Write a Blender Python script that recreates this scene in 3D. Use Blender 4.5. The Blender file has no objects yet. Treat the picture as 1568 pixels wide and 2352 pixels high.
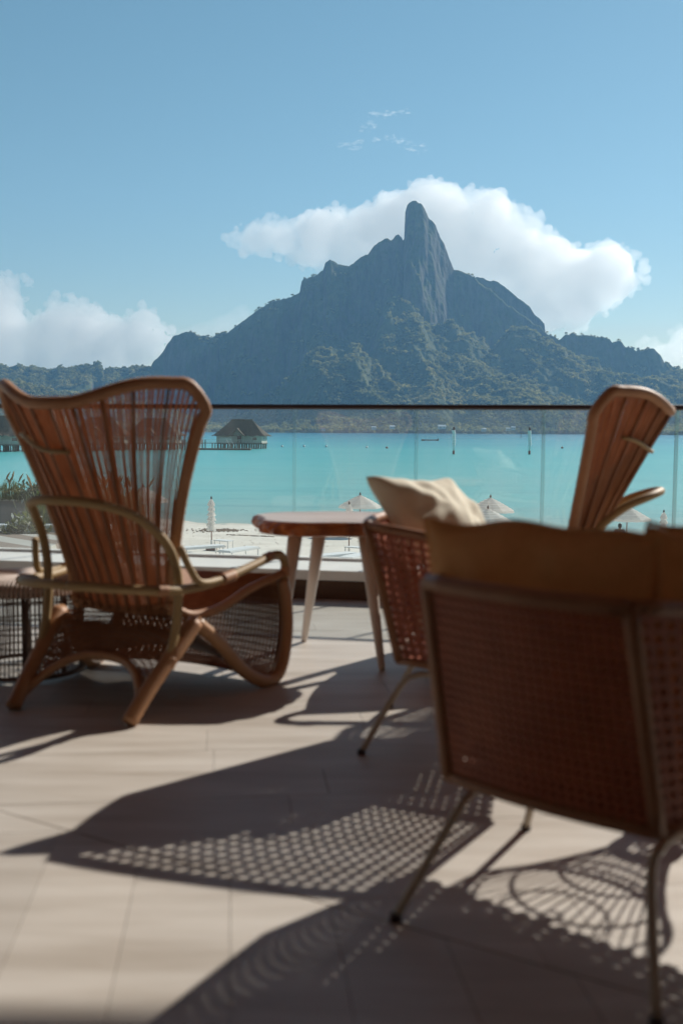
import bpy, bmesh, math, random
import numpy as np
from mathutils import Vector, Matrix, Quaternion
random.seed(7); rng = np.random.default_rng(11)
R = math.radians
sc = bpy.context.scene
col = sc.collection

# ------------------------------------------------------------------ camera, world, sun, exposure
CAM_Z = 0.95
cam_d = bpy.data.cameras.new('camera'); cam = bpy.data.objects.new('camera', cam_d); col.objects.link(cam)
cam_d.sensor_fit = 'VERTICAL'; cam_d.sensor_height = 36.0; cam_d.sensor_width = 24.0; cam_d.lens = 36.0
cam_d.clip_start = 0.05; cam_d.clip_end = 30000
CAM_M = Matrix.Translation((0, 0, CAM_Z)) @ Matrix.Rotation(R(90 - 4.57), 4, 'X') @ Matrix.Rotation(R(0.35), 4, 'Z')
cam.matrix_world = CAM_M
cam_d.dof.use_dof = True; cam_d.dof.focus_distance = 70.0; cam_d.dof.aperture_fstop = 2.6
sc.camera = cam

SUN_EL, SUN_AZ = 32.0, 41.0
SUN = Vector((math.sin(R(SUN_AZ)) * math.cos(R(SUN_EL)), math.cos(R(SUN_AZ)) * math.cos(R(SUN_EL)), math.sin(R(SUN_EL))))
world = bpy.data.worlds.new('World'); sc.world = world; world.use_nodes = True
wn = world.node_tree; bgn = wn.nodes['Background']
sky = wn.nodes.new('ShaderNodeTexSky'); sky.sky_type = 'NISHITA'; sky.sun_disc = False
sky.sun_elevation = R(SUN_EL); sky.sun_rotation = R(SUN_AZ)
sky.altitude = 0; sky.air_density = 1.1; sky.dust_density = 0.1; sky.ozone_density = 1.5
hs = wn.nodes.new('ShaderNodeHueSaturation'); hs.inputs['Hue'].default_value = 0.475
hs.inputs['Saturation'].default_value = 1.08; hs.inputs['Value'].default_value = 1.0
wn.links.new(sky.outputs[0], hs.inputs['Color']); wn.links.new(hs.outputs[0], bgn.inputs[0])
bgn.inputs[1].default_value = 0.068
sun_d = bpy.data.lights.new('sun', 'SUN'); sun_d.energy = 5.0; sun_d.angle = R(0.53); sun_d.color = (1.0, 0.925, 0.82)
sun_o = bpy.data.objects.new('sun', sun_d); col.objects.link(sun_o)
sun_o.rotation_euler = SUN.to_track_quat('Z', 'Y').to_euler(); sun_o.location = SUN * 30
sc.view_settings.view_transform = 'Standard'; sc.view_settings.look = 'None'
sc.view_settings.exposure = 0.3; sc.view_settings.gamma = 1.0; sc.view_settings.use_curve_mapping = False
sc.cycles.max_bounces = 18; sc.cycles.diffuse_bounces = 4; sc.cycles.glossy_bounces = 3
sc.cycles.transparent_max_bounces = 24; sc.cycles.transmission_bounces = 8; sc.cycles.volume_bounces = 16
sc.cycles.caustics_reflective = False; sc.cycles.caustics_refractive = False
sc.cycles.use_denoising = True

# ------------------------------------------------------------------ helpers
CP, CR = CAM_M.translation, CAM_M.to_3x3()
def ray(xd, yd):
    "direction through a point of the photograph (measured on its 1568 x 2352 copy)"
    return CR @ Vector(((xd - 784) / 2352, -(yd - 1176) / 2352, -1))
def at(xd, yd, Y):
    d = ray(xd, yd); return CP + d * (Y / d.y)
def on(xd, yd, z):
    d = ray(xd, yd); return CP + d * ((z - CP.z) / d.z)

def tag(o, label=None, cat=None, group=None, kind=None):
    if label: o['label'] = label
    if cat: o['category'] = cat
    if group: o['group'] = group
    if kind: o['kind'] = kind
    return o
def empty(name, loc=(0, 0, 0), rz=0.0, label=None, cat=None, group=None):
    o = bpy.data.objects.new(name, None); col.objects.link(o)
    o.location = loc; o.rotation_euler = (0, 0, rz); o.empty_display_size = .1
    return tag(o, label, cat, group)
def copy_tree(o, parent=None):
    c = o.copy(); col.objects.link(c)
    if parent is not None: c.parent = parent
    for ch in [x for x in bpy.data.objects if x.parent == o]: copy_tree(ch, c)
    return c

def catmull(pts, n=6, closed=False):
    P = [Vector(p) for p in pts]; out = []
    m = len(P)
    rngi = range(m) if closed else range(m - 1)
    for i in rngi:
        p0 = P[(i - 1) % m] if closed or i > 0 else P[0] * 2 - P[1]
        p1, p2 = P[i], P[(i + 1) % m]
        p3 = P[(i + 2) % m] if closed or i + 2 < m else P[-1] * 2 - P[-2]
        for k in range(n):
            t = k / n; t2 = t * t; t3 = t2 * t
            out.append(.5 * ((2 * p1) + (p2 - p0) * t + (2 * p0 - 5 * p1 + 4 * p2 - p3) * t2 + (3 * p1 - p0 - 3 * p2 + p3) * t3))
    if not closed: out.append(P[-1])
    return out

class MB:
    "collects shapes; build() links them as ONE mesh object"
    def __init__(s): s.v = []; s.f = []
    def add(s, vs, fs):
        b = len(s.v); s.v.extend([tuple(x) for x in vs]); s.f.extend([tuple(b + i for i in f) for f in fs]); return s
    def box(s, c, size, rz=0.0, M=None, taper=1.0):
        c = Vector(c); hx, hy, hz = size[0] / 2, size[1] / 2, size[2] / 2
        vs = [Vector((x * hx * (taper if z < 0 else 1), y * hy * (taper if z < 0 else 1), z * hz)) for z in (-1, 1) for x, y in ((-1, -1), (1, -1), (1, 1), (-1, 1))]
        m = Matrix.Rotation(rz, 3, 'Z') if M is None else M
        vs = [c + m @ v for v in vs]
        return s.add(vs, [(3, 2, 1, 0), (4, 5, 6, 7), (0, 1, 5, 4), (1, 2, 6, 5), (2, 3, 7, 6), (3, 0, 4, 7)])
    def tube(s, pts, r, seg=8, closed=False, cap=True, flat=1.0):
        P = [Vector(p) for p in pts]; n = len(P)
        rr = r if isinstance(r, (list, tuple)) else [r] * n
        if len(rr) != n:
            rr = [rr[0] + (rr[-1] - rr[0]) * i / (n - 1) for i in range(n)] if len(rr) == 2 else [rr[min(len(rr) - 1, int(i / n * len(rr)))] for i in range(n)]
        T = []
        for i in range(n):
            a = P[(i - 1) % n] if closed or i > 0 else P[i]
            b = P[(i + 1) % n] if closed or i < n - 1 else P[i]
            d = (b - a); T.append(d.normalized() if d.length > 1e-9 else Vector((0, 0, 1)))
        up = Vector((0, 0, 1)) if abs(T[0].z) < .9 else Vector((1, 0, 0))
        N = (up - T[0] * up.dot(T[0])).normalized(); vs = []
        for i in range(n):
            N = N - T[i] * N.dot(T[i])
            N = N.normalized() if N.length > 1e-6 else T[i].orthogonal().normalized()
            B = T[i].cross(N)
            for k in range(seg):
                a = 2 * math.pi * k / seg
                vs.append(P[i] + (N * math.cos(a) * flat + B * math.sin(a)) * rr[i])
        fs = []
        for i in range(n if closed else n - 1):
            j = (i + 1) % n
            for k in range(seg):
                k2 = (k + 1) % seg
                fs.append((i * seg + k, i * seg + k2, j * seg + k2, j * seg + k))
        if cap and not closed:
            fs.append(tuple(range(seg - 1, -1, -1))); fs.append(tuple((n - 1) * seg + k for k in range(seg)))
        return s.add(vs, fs)
    def grid(s, fn, nu, nv, u0=-1, u1=1, v0=0, v1=1):
        vs = [fn(u0 + (u1 - u0) * i / nu, v0 + (v1 - v0) * j / nv) for j in range(nv + 1) for i in range(nu + 1)]
        w = nu + 1
        return s.add(vs, [(j * w + i, j * w + i + 1, (j + 1) * w + i + 1, (j + 1) * w + i) for j in range(nv) for i in range(nu)])
    def lathe(s, prof, c=(0, 0, 0), seg=24, cap=True):
        c = Vector(c); vs = []; fs = []
        for r, z in prof:
            for k in range(seg):
                a = 2 * math.pi * k / seg; vs.append(c + Vector((r * math.cos(a), r * math.sin(a), z)))
        for i in range(len(prof) - 1):
            for k in range(seg):
                k2 = (k + 1) % seg; fs.append((i * seg + k, i * seg + k2, (i + 1) * seg + k2, (i + 1) * seg + k))
        if cap:
            if prof[0][0] > 1e-4: fs.append(tuple(range(seg - 1, -1, -1)))
            if prof[-1][0] > 1e-4: fs.append(tuple((len(prof) - 1) * seg + k for k in range(seg)))
        return s.add(vs, fs)
    def build(s, name, m, parent=None, smooth=False, solid=0.0, bevel=0.0):
        me = bpy.data.meshes.new(name); me.from_pydata(s.v, [], s.f); me.update()
        return link_mesh(name, me, m, parent, smooth, solid, bevel)
def link_mesh(name, me, m, parent=None, smooth=False, solid=0.0, bevel=0.0):
    if m is not None: me.materials.append(m)
    if smooth: me.polygons.foreach_set('use_smooth', [True] * len(me.polygons))
    o = bpy.data.objects.new(name, me); col.objects.link(o)
    if parent is not None: o.parent = parent
    if solid: md = o.modifiers.new('thick', 'SOLIDIFY'); md.thickness = solid; md.offset = 0
    if bevel: md = o.modifiers.new('bev', 'BEVEL'); md.width = bevel; md.segments = 2; md.limit_method = 'ANGLE'
    return o
def np_mesh(name, V, F, m, parent=None, smooth=False, tint=None):
    V = np.asarray(V, np.float32); F = np.asarray(F, np.int32); k = F.shape[1]
    me = bpy.data.meshes.new(name); me.vertices.add(len(V)); me.vertices.foreach_set('co', V.ravel())
    me.loops.add(F.size); me.loops.foreach_set('vertex_index', F.ravel())
    me.polygons.add(len(F)); me.polygons.foreach_set('loop_start', np.arange(0, F.size, k, dtype=np.int32))
    if tint is not None:
        a = me.attributes.new('tint', 'FLOAT', 'POINT'); a.data.foreach_set('value', np.asarray(tint, np.float32))
    me.update(calc_edges=True); me.validate()
    return link_mesh(name, me, m, parent, smooth)

# ---- materials
def nodes(name):
    m = bpy.data.materials.new(name); m.use_nodes = True; nt = m.node_tree
    return m, nt, nt.nodes['Principled BSDF'], nt.nodes['Material Output']
def mixrgb(nt, a, b, fac, mode='MIX'):
    n = nt.nodes.new('ShaderNodeMix'); n.data_type = 'RGBA'; n.blend_type = mode
    for sock, v in ((n.inputs['Factor'], fac), (n.inputs[6], a), (n.inputs[7], b)):
        if hasattr(v, 'links'): nt.links.new(v, sock)
        elif isinstance(v, (int, float)): sock.default_value = v
        else: sock.default_value = (*v, 1)
    return n.outputs[2]
def noise(nt, scale, detail=4, rough=.55, vec=None, stretch=None, coord='Object'):
    n = nt.nodes.new('ShaderNodeTexNoise'); n.inputs['Scale'].default_value = scale
    n.inputs['Detail'].default_value = detail; n.inputs['Roughness'].default_value = rough
    if vec is None:
        tc = nt.nodes.new('ShaderNodeTexCoord'); vec = tc.outputs[coord]
    if stretch:
        mp = nt.nodes.new('ShaderNodeMapping'); mp.inputs['Scale'].default_value = stretch
        nt.links.new(vec, mp.inputs['Vector']); vec = mp.outputs[0]
    nt.links.new(vec, n.inputs['Vector']); return n.outputs['Fac']
def ramp(nt, fac, stops):
    n = nt.nodes.new('ShaderNodeValToRGB'); e = n.color_ramp.elements
    while len(e) < len(stops): e.new(.5)
    for el, (p, c) in zip(e, stops): el.position = p; el.color = (*c, 1) if not isinstance(c, (int, float)) else (c, c, c, 1)
    nt.links.new(fac, n.inputs[0]); return n.outputs[0]
def bump(nt, h, bsdf, strength=.3, dist=.01):
    n = nt.nodes.new('ShaderNodeBump'); n.inputs['Strength'].default_value = strength; n.inputs['Distance'].default_value = dist
    nt.links.new(h, n.inputs['Height']); nt.links.new(n.outputs[0], bsdf.inputs['Normal'])
def mat(name, c1, c2=None, scale=8, rough=.6, spec=.4, stretch=None, bmp=0.0, bdist=.004, bscale=None, metal=0.0, translucent=0.0, rand=0.0):
    m, nt, b, out = nodes(name)
    b.inputs['Roughness'].default_value = rough; b.inputs['Specular IOR Level'].default_value = spec; b.inputs['Metallic'].default_value = metal
    c = None
    if c2 is not None:
        f = noise(nt, scale, 5, .6, stretch=stretch)
        f = ramp(nt, f, [(.3, 0.0), (.7, 1.0)])
        c = mixrgb(nt, c1, c2, f)
    if rand:
        oi = nt.nodes.new('ShaderNodeObjectInfo')
        mr = nt.nodes.new('ShaderNodeMapRange'); mr.inputs['To Min'].default_value = 1 - rand; mr.inputs['To Max'].default_value = 1 + rand
        nt.links.new(oi.outputs['Random'], mr.inputs['Value'])
        h = nt.nodes.new('ShaderNodeHueSaturation')
        nt.links.new(mr.outputs[0], h.inputs['Value'])
        if c is not None: nt.links.new(c, h.inputs['Color'])
        else: h.inputs['Color'].default_value = (*c1, 1)
        c = h.outputs[0]
    if c is None: b.inputs['Base Color'].default_value = (*c1, 1)
    else: nt.links.new(c, b.inputs['Base Color'])
    if bmp: bump(nt, noise(nt, bscale or scale * 3, 4, .6, stretch=stretch), b, bmp, bdist)
    if translucent:
        t = nt.nodes.new('ShaderNodeBsdfTranslucent'); mx = nt.nodes.new('ShaderNodeMixShader'); mx.inputs[0].default_value = translucent
        if c is None: t.inputs[0].default_value = (*c1, 1)
        else: nt.links.new(c, t.inputs[0])
        nt.links.new(b.outputs[0], mx.inputs[1]); nt.links.new(t.outputs[0], mx.inputs[2]); nt.links.new(mx.outputs[0], out.inputs[0])
    return m

# ---- numpy noise
def _h(ix, iy, seed):
    n = (ix * 374761393 + iy * 668265263 + seed * 974711) & 0xffffffff
    n = ((n ^ (n >> 13)) * 1274126177) & 0xffffffff
    return ((n ^ (n >> 16)) & 0xffff) / 65535.0
def vnoise(x, y, seed=0):
    ix = np.floor(x).astype(np.int64); iy = np.floor(y).astype(np.int64); fx = x - ix; fy = y - iy
    fx = fx * fx * (3 - 2 * fx); fy = fy * fy * (3 - 2 * fy)
    a = _h(ix, iy, seed); b = _h(ix + 1, iy, seed); c = _h(ix, iy + 1, seed); d = _h(ix + 1, iy + 1, seed)
    return (a * (1 - fx) + b * fx) * (1 - fy) + (c * (1 - fx) + d * fx) * fy
def fbm(x, y, oct=5, seed=0, gain=.5):
    s = 0; a = 1; t = 0
    for i in range(oct): s = s + a * (vnoise(x, y, seed + i * 17) - .5); t += a; x = x * 2.03 + 5.1; y = y * 2.03 + 1.7; a *= gain
    return s / t * 2
def ridged(x, y, oct=5, seed=0, gain=.5):
    s = 0; a = 1; t = 0
    for i in range(oct): s = s + a * (1 - np.abs(2 * vnoise(x, y, seed + i * 13) - 1)); t += a; x = x * 2.07 + 3.3; y = y * 2.07 + 9.1; a *= gain
    return s / t

SEA = -5.05
# ------------------------------------------------------------------ sea
def make_sea():
    m, nt, b, out = nodes('lagoon_water')
    tc = nt.nodes.new('ShaderNodeTexCoord'); sx = nt.nodes.new('ShaderNodeSeparateXYZ'); nt.links.new(tc.outputs['Object'], sx.inputs[0])
    # distance from the beach decides depth, broken up by sand banks (long noise)
    lg = nt.nodes.new('ShaderNodeMath'); lg.operation = 'LOGARITHM'; lg.inputs[1].default_value = 10
    nt.links.new(sx.outputs['Y'], lg.inputs[0])
    n1 = noise(nt, .011, 4, .55, stretch=(.5, 1.6, 1)); n2 = noise(nt, .06, 4, .6, stretch=(.4, 1.5, 1))
    ad = nt.nodes.new('ShaderNodeMath'); ad.operation = 'MULTIPLY_ADD'; ad.inputs[1].default_value = .45
    nt.links.new(n1, ad.inputs[0]); nt.links.new(lg.outputs[0], ad.inputs[2])
    ad2 = nt.nodes.new('ShaderNodeMath'); ad2.operation = 'MULTIPLY_ADD'; ad2.inputs[1].default_value = .22
    nt.links.new(n2, ad2.inputs[0]); nt.links.new(ad.outputs[0], ad2.inputs[2])
    mr = nt.nodes.new('ShaderNodeMapRange'); mr.inputs['From Min'].default_value = 1.75 + .33; mr.inputs['From Max'].default_value = 3.3 + .33
    nt.links.new(ad2.outputs[0], mr.inputs['Value'])
    c = ramp(nt, mr.outputs[0], [(0, (.46, .50, .42)), (.05, (.32, .50, .46)), (.16, (.22, .56, .54)), (.34, (.14, .54, .54)), (.50, (.09, .48, .51)), (.66, (.05, .36, .45)), (1, (.02, .20, .33))])
    n3 = noise(nt, .30, 5, .65, stretch=(.25, 1.7, 1))
    c = mixrgb(nt, c, (.03, .26, .30), ramp(nt, n3, [(.50, 0.), (.75, .38)]))
    nt.links.new(c, b.inputs['Base Color']); b.inputs['Roughness'].default_value = .26; b.inputs['Specular IOR Level'].default_value = .2
    h1 = noise(nt, 1.6, 5, .65, stretch=(.6, 1.7, 1))
    bump(nt, h1, b, .8, .16)
    mb = MB(); S = 9000
    xs = [-S, -60, -25, 0, 25, 60, S]
    mb.add([(-S, 40, SEA), (S, 40, SEA), (S, S, SEA), (-S, S, SEA)], [(0, 1, 2, 3)])
    tag(mb.build('sea', m), kind='structure', label='turquoise lagoon water between beach and island')
make_sea()

# ------------------------------------------------------------------ beach
def shore(x): return 63.5 - .39 * x + .9 * math.sin(x * .35 + 1) + .5 * math.sin(x * .9)
def sand_z(x, y):
    d = shore(x) - y
    return SEA + .032 * d if d > 0 else SEA + .05 * d
def make_beach():
    m, nt, b, out = nodes('coral_sand')
    n1 = noise(nt, .5, 6, .65); n2 = noise(nt, 7, 6, .7); n3 = noise(nt, 1.3, 3, .6, stretch=(.35, 1.6, 1))
    c = mixrgb(nt, (.76, .71, .64), (.64, .59, .52), ramp(nt, n1, [(.35, 0.), (.65, 1.)]))
    c = mixrgb(nt, c, (.40, .34, .28), ramp(nt, n2, [(.60, 0.), (.74, .7)]))
    c = mixrgb(nt, c, (.36, .29, .24), ramp(nt, n3, [(.66, 0.), (.72, .55)]))
    # the strip the waves keep wet
    tc = nt.nodes.new('ShaderNodeTexCoord'); sx = nt.nodes.new('ShaderNodeSeparateXYZ'); nt.links.new(tc.outputs['Object'], sx.inputs[0])
    wet = nt.nodes.new('ShaderNodeMapRange'); wet.inputs['From Min'].default_value = SEA - .02; wet.inputs['From Max'].default_value = SEA + .09
    nt.links.new(sx.outputs['Z'], wet.inputs['Value'])
    c = mixrgb(nt, (.50, .47, .41), c, wet.outputs[0])
    nt.links.new(c, b.inputs['Base Color']); b.inputs['Roughness'].default_value = .9; b.inputs['Specular IOR Level'].default_value = .15
    bump(nt, noise(nt, 2.2, 6, .7), b, .35, .06)
    nx, ny = 150, 110; mb = MB()
    def f(u, v):
        x = u; y = v
        return (x, y, sand_z(x, y) + .05 * (vnoise(np.array(x * .8), np.array(y * .8), 3) - .5) + .05 * (vnoise(np.array(x * 2.3), np.array(y * 2.3), 8) - .5))
    mb.grid(f, nx, ny, -40, 40, 8, 84)
    tag(mb.build('beach', m, smooth=True), kind='structure', label='pale coral sand beach below the terrace')
make_beach()

# ------------------------------------------------------------------ island mountain (one terrain sheet)
SKYLINE = [(-300,850),(-120,842),(0,838),(20,842),(40,838),(60,845),(75,838),(90,845),(150,846),(190,843),(212,838),(218,832),(235,833),(240,848),(262,849),(300,843),(345,842),(352,832),(365,815),(385,790),(400,770),(425,760),(445,763),(460,770),(490,770),(525,762),(540,750),(560,735),(590,712),(620,692),(660,682),(688,670),(692,645),(700,638),(722,633),(742,622),(747,604),(757,597),(768,600),(775,606),(800,608),(812,603),(830,590),(845,580),(860,563),(875,551),(890,548),(897,553),(903,546),(908,537),(915,535),(921,545),(927,556),(928.5,530),(929.5,490),(935,470),(945,460),(955,457),(965,463),(975,478),(985,500),(1000,515),(1010,545),(1020,560),(1030,590),(1042,618),(1060,623),(1090,637),(1105,650),(1130,668),(1160,695),(1190,715),(1220,735),(1240,750),(1255,765),(1283,780),(1295,770),(1310,764),(1335,768),(1370,773),(1400,778),(1425,785),(1450,800),(1460,806),(1463,801),(1468,801),(1470,806),(1500,800),(1515,812),(1525,832),(1545,842),(1568,850),(1640,872),(1900,900)]
BACK = [(1040,700),(1085,640),(1095,634),(1115,640),(1145,648),(1165,662),(1175,672),(1200,690),(1215,700),(1228,722),(1250,742),(1252,770),(1270,800),(1300,860)]
SPURS = [  # distance, slope, sideways steepness, roughness, crest points
 (2860, .62, 3.4, .7, [(712,760),(740,754),(765,758),(790,770),(806,790),(835,802),(848,836)]),
 (2920, .56, 3.0, .7, [(885,712),(900,697),(925,702),(945,722),(985,752),(1015,750),(1040,744),(1070,767),(1100,790),(1116,815)]),
 (2790, 1.5, 1.0, .35, [(955,776),(985,767),(1020,772),(1045,774),(1084,776)]),
 (2600, .46, 3.4, .8, [(580,935),(610,910),(645,886),(685,850),(722,820),(760,808),(800,804),(822,814),(838,850),(846,880)]),
 (2520, .46, 2.2, .8, [(895,896),(930,884),(952,870),(968,860),(978,880)]),
 (2560, .42, 2.0, .8, [(1050,884),(1085,862),(1112,846),(1140,848),(1180,870),(1230,888),(1290,908),(1340,925)]),
 (2790, .45, 1.6, .7, [(1190,872),(1240,872),(1300,884),(1360,872),(1420,856),(1450,846),(1490,852),(1530,866),(1600,885),(1700,905)]),
 (2960, .60, 1.8, .6, [(1160,776),(1180,756),(1215,760),(1245,782)]),
 (2450, .36, 1.6, .7, [(-200,900),(-100,885),(0,888),(60,902),(140,892),(230,897),(330,928)]),
]
COAST = 2050.0
def prof(pts, t):
    xs = np.array([(p[0] - 784) / 2352 for p in pts]); s = []
    for p in pts:
        d = ray(*p); s.append(d.z / d.y)
    xr = np.array([ray(*p).x / ray(*p).y for p in pts])
    return np.interp(t, xr, np.array(s), left=-1, right=-1)
def make_mountain():
    NT, NY = 900, 430
    t = np.linspace(-.40, .40, NT); Yv = COAST + (3560 - COAST) * np.linspace(0, 1, NY)
    T, Y = np.meshgrid(t, Yv); X = T * Y
    warp = 55 * fbm(X / 260, Y / 260, 4, 5)
    Xn, Yn = X + warp, Y + 40 * fbm(X / 200 + 9, Y / 200, 3, 8)
    gul = ridged(Xn / 210, Yn / 420, 5, 21)           # gullies running down to the coast
    gul2 = ridged(Xn / 70, Yn / 150, 4, 33)
    def ridge(pts, Yc, slope, cliff, back=1.0, rough=1.0):
        sk = prof(pts, t)[None, :]
        yc = Yc
        crest = sk * yc + CAM_Z
        d = yc - Y                                     # >0 in front of the crest
        hgt = np.maximum(crest - SEA, 0)
        front = np.where(d < 0, -d * back * 1.1, 0) + np.where(d > 0, np.minimum(d * 2.6, cliff * hgt) + np.maximum(d - cliff * hgt / 2.6, 0) * slope, 0)
        edge = np.clip(np.abs(d) / 90, 0, 1)
        rel = rough * edge * ((gul - .62) * 130 + (gul2 - .62) * 40)
        return crest - front + rel * np.clip(hgt / 200, .15, 1.3)
    sk = prof(SKYLINE, t)[None, :]; crest = sk * 3200 + CAM_Z + 5 * fbm(t * 3200 / 13, t * 0 + 3.3, 3, 19)[None, :] - 7 * np.clip(vnoise(t * 3200 / 19, t * 0, 29) - .62, 0, 1)[None, :] * 3
    h = np.maximum(crest - SEA, 1)
    D = np.maximum(3200 - Y, 0)
    edge = np.clip(D / 60, 0, 1)
    De = np.maximum(D + edge * ((gul - .62) * 150 + (gul2 - .62) * 55), 0)   # fluted cliffs
    low = 1 - np.clip((crest - 195) / 60, 0, 1)                              # the low wooded ridges slope gently
    steep = 1.45 * (1 - low) + .30 * low
    drop = np.minimum(De * steep, .84 * h)
    rest = np.clip((De - .84 * h / steep) / np.maximum(3200 - COAST - .84 * h / steep, 50), 0, 1)
    z = crest - drop - .16 * h * rest
    z = z - edge * low.max() * 0 - (1 - low) * edge * 26 * np.abs(fbm(X / 26, Y / 90, 4, 63)) - (1 - low) * np.clip(D / 25, 0, 1) * 9 * vnoise(X / 9, Y / 40, 77)
    z = np.where(Y > 3200, crest - (Y - 3200) * 1.2, z)
    zb = ridge(BACK, 3420, .5, .5)
    z = np.maximum(z, zb)
    Xw = X + 38 * fbm(X / 110, Y / 110, 4, 41); Yw = Y + 45 * fbm(X / 120 + 7, Y / 120, 4, 47)
    for Yc, sl, kx, ro, pts in SPURS:                  # each spur: a crest line and the slopes that fall from it on all sides
        P = []
        for (xa, ya), (xb, yb) in zip(pts, pts[1:]):
            for k in range(4): P.append(at(xa + (xb - xa) * k / 4, ya + (yb - ya) * k / 4, Yc))
        zr = np.full_like(z, -99.0)
        for p in P:
            if p.z < 6: continue
            dx = (Xw - p.x); dx = np.where(dx > 0, dx * kx * .55, dx * kx * 1.35); dy = Yw - p.y
            zr = np.maximum(zr, p.z - sl * np.sqrt(dx * dx + np.where(dy > 0, dy * 2.2, dy) ** 2 + 60))
        zr = zr + ro * ((gul - .62) * 130 + (gul2 - .62) * 55) * np.clip((zr - SEA) / 120, 0, 1)
        z = np.maximum(z, zr) + np.exp(-np.abs(z - zr) / 12.0) * 3
    # flat coastal strip
    cst = np.clip((Y - COAST - 25 - 45 * vnoise(X / 130, Y * 0, 3)) / 520, 0, 1)
    z = np.minimum(z, SEA + 2.2 + cst * 1100)
    z = z + 6 * fbm(X / 24, Y / 24, 3, 71) * np.clip((z - SEA - 3) / 30, 0, 1) * np.where(np.abs(Y - 3200) < 6, .35, 1)
    z = np.where(Y <= Yv[0] + 1, SEA - 1.5, z)
    V = np.stack([X, Y, z], -1).reshape(-1, 3)
    i = np.arange(NT - 1)[None, :] + NT * np.arange(NY - 1)[:, None]
    F = np.stack([i, i + 1, i + NT + 1, i + NT], -1).reshape(-1, 4)
    m, nt, b, out = nodes('mountain_ground')
    geo = nt.nodes.new('ShaderNodeNewGeometry'); sp = nt.nodes.new('ShaderNodeSeparateXYZ'); nt.links.new(geo.outputs['Normal'], sp.inputs[0])
    n1 = noise(nt, .012, 6, .6); n2 = noise(nt, .05, 6, .65); n3 = noise(nt, .03, 5, .6, stretch=(1.6, 1, .25))
    green = mixrgb(nt, (.07, .09, .03), (.14, .14, .055), ramp(nt, n1, [(.35, 0.), (.65, 1.)]))
    green = mixrgb(nt, green, (.045, .065, .027), ramp(nt, n2, [(.45, 0.), (.62, .7)]))
    rock = mixrgb(nt, (.12, .11, .09), (.055, .055, .045), ramp(nt, n3, [(.4, 0.), (.6, 1.)]))
    st = nt.nodes.new('ShaderNodeMath'); st.operation = 'MULTIPLY_ADD'; st.inputs[1].default_value = .5; nt.links.new(n2, st.inputs[0]); nt.links.new(sp.outputs['Z'], st.inputs[2])
    c = mixrgb(nt, rock, green, ramp(nt, st.outputs[0], [(.55, 0.), (.75, 1.)]))
    nt.links.new(c, b.inputs['Base Color']); b.inputs['Roughness'].default_value = .95; b.inputs['Specular IOR Level'].default_value = .1
    bump(nt, n2, b, .9, 9)
    o = np_mesh('mountain', V, F, m, smooth=True)
    tag(o, kind='structure', label='steep volcanic island mountain with a sheer rock tower')
    # ---- forest: many small crowns over everything that is not cliff
    zg = z
    dzx = np.gradient(zg, axis=1) / np.maximum(np.gradient(X, axis=1), 1e-3); dzy = np.gradient(zg, axis=0) / np.gradient(Y, axis=0)
    slope = np.hypot(dzx, dzy)
    N = 130000
    fi = rng.random(N) * (NT - 2); fj = (rng.random(N) ** 1.25) * (NY - 2) * .78
    ii, jj = fi.astype(int), fj.astype(int)
    dx, dy = fi - ii, fj - jj
    def bil(A): return (A[jj, ii] * (1 - dx) + A[jj, ii + 1] * dx) * (1 - dy) + (A[jj + 1, ii] * (1 - dx) + A[jj + 1, ii + 1] * dx) * dy
    x, y, zz, s = bil(X), bil(Y), bil(zg), bil(slope)
    dens = vnoise(x / 60, y / 60, 91)
    ok = (s < .95) & (zz > SEA + 1.5) & (y > COAST + 12) & (dens > .2) & (zz < 480)
    x, y, zz = x[ok][:62000], y[ok][:62000], zz[ok][:62000]; N = len(x)
    K = 15                                             # each crown: an open cluster of leaf-clump facets
    rad = 2.7 + 3.4 * rng.random(N) ** 1.8
    d = rng.normal(size=(N, K, 3)); d[..., 2] = np.abs(d[..., 2]) * 1.1 - .25; d /= np.linalg.norm(d, axis=-1, keepdims=True)
    C = d * (.55 + .45 * rng.random((N, K, 1)))
    nn = d + .75 * rng.normal(size=(N, K, 3)); nn /= np.linalg.norm(nn, axis=-1, keepdims=True)
    t1 = np.cross(nn, rng.normal(size=(N, K, 3))); t1 /= np.maximum(np.linalg.norm(t1, axis=-1, keepdims=True), 1e-6); t2 = np.cross(nn, t1)
    sz = .42 + .38 * rng.random((N, K, 1))
    P = np.stack([C + t1 * sz, C - t1 * sz * .5 + t2 * sz * .85, C - t1 * sz * .5 - t2 * sz * .85], 2)
    VV = np.stack([x[:, None, None] + P[..., 0] * rad[:, None, None], y[:, None, None] + P[..., 1] * rad[:, None, None], zz[:, None, None] + rad[:, None, None] * (.55 + P[..., 2] * .9)], -1).reshape(-1, 3)
    FF = np.arange(len(VV)).reshape(-1, 3)
    tint = np.repeat(np.clip(.5 * vnoise(x / 90, y / 90, 55) + .5 * rng.random(N), 0, 1), K * 3)
    m2, nt, b, out = nodes('forest_leaves')
    at_ = nt.nodes.new('ShaderNodeAttribute'); at_.attribute_name = 'tint'
    c = ramp(nt, at_.outputs['Fac'], [(.1, (.08, .10, .03)), (.4, (.20, .20, .065)), (.7, (.30, .28, .10)), (1, (.42, .36, .15))])
    nt.links.new(c, b.inputs['Base Color']); b.inputs['Roughness'].default_value = .85; b.inputs['Specular IOR Level'].default_value = .15
    tr = nt.nodes.new('ShaderNodeBsdfTranslucent'); nt.links.new(c, tr.inputs[0]); mx = nt.nodes.new('ShaderNodeMixShader'); mx.inputs[0].default_value = .5
    nt.links.new(b.outputs[0], mx.inputs[1]); nt.links.new(tr.outputs[0], mx.inputs[2]); nt.links.new(mx.outputs[0], out.inputs[0])
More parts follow.
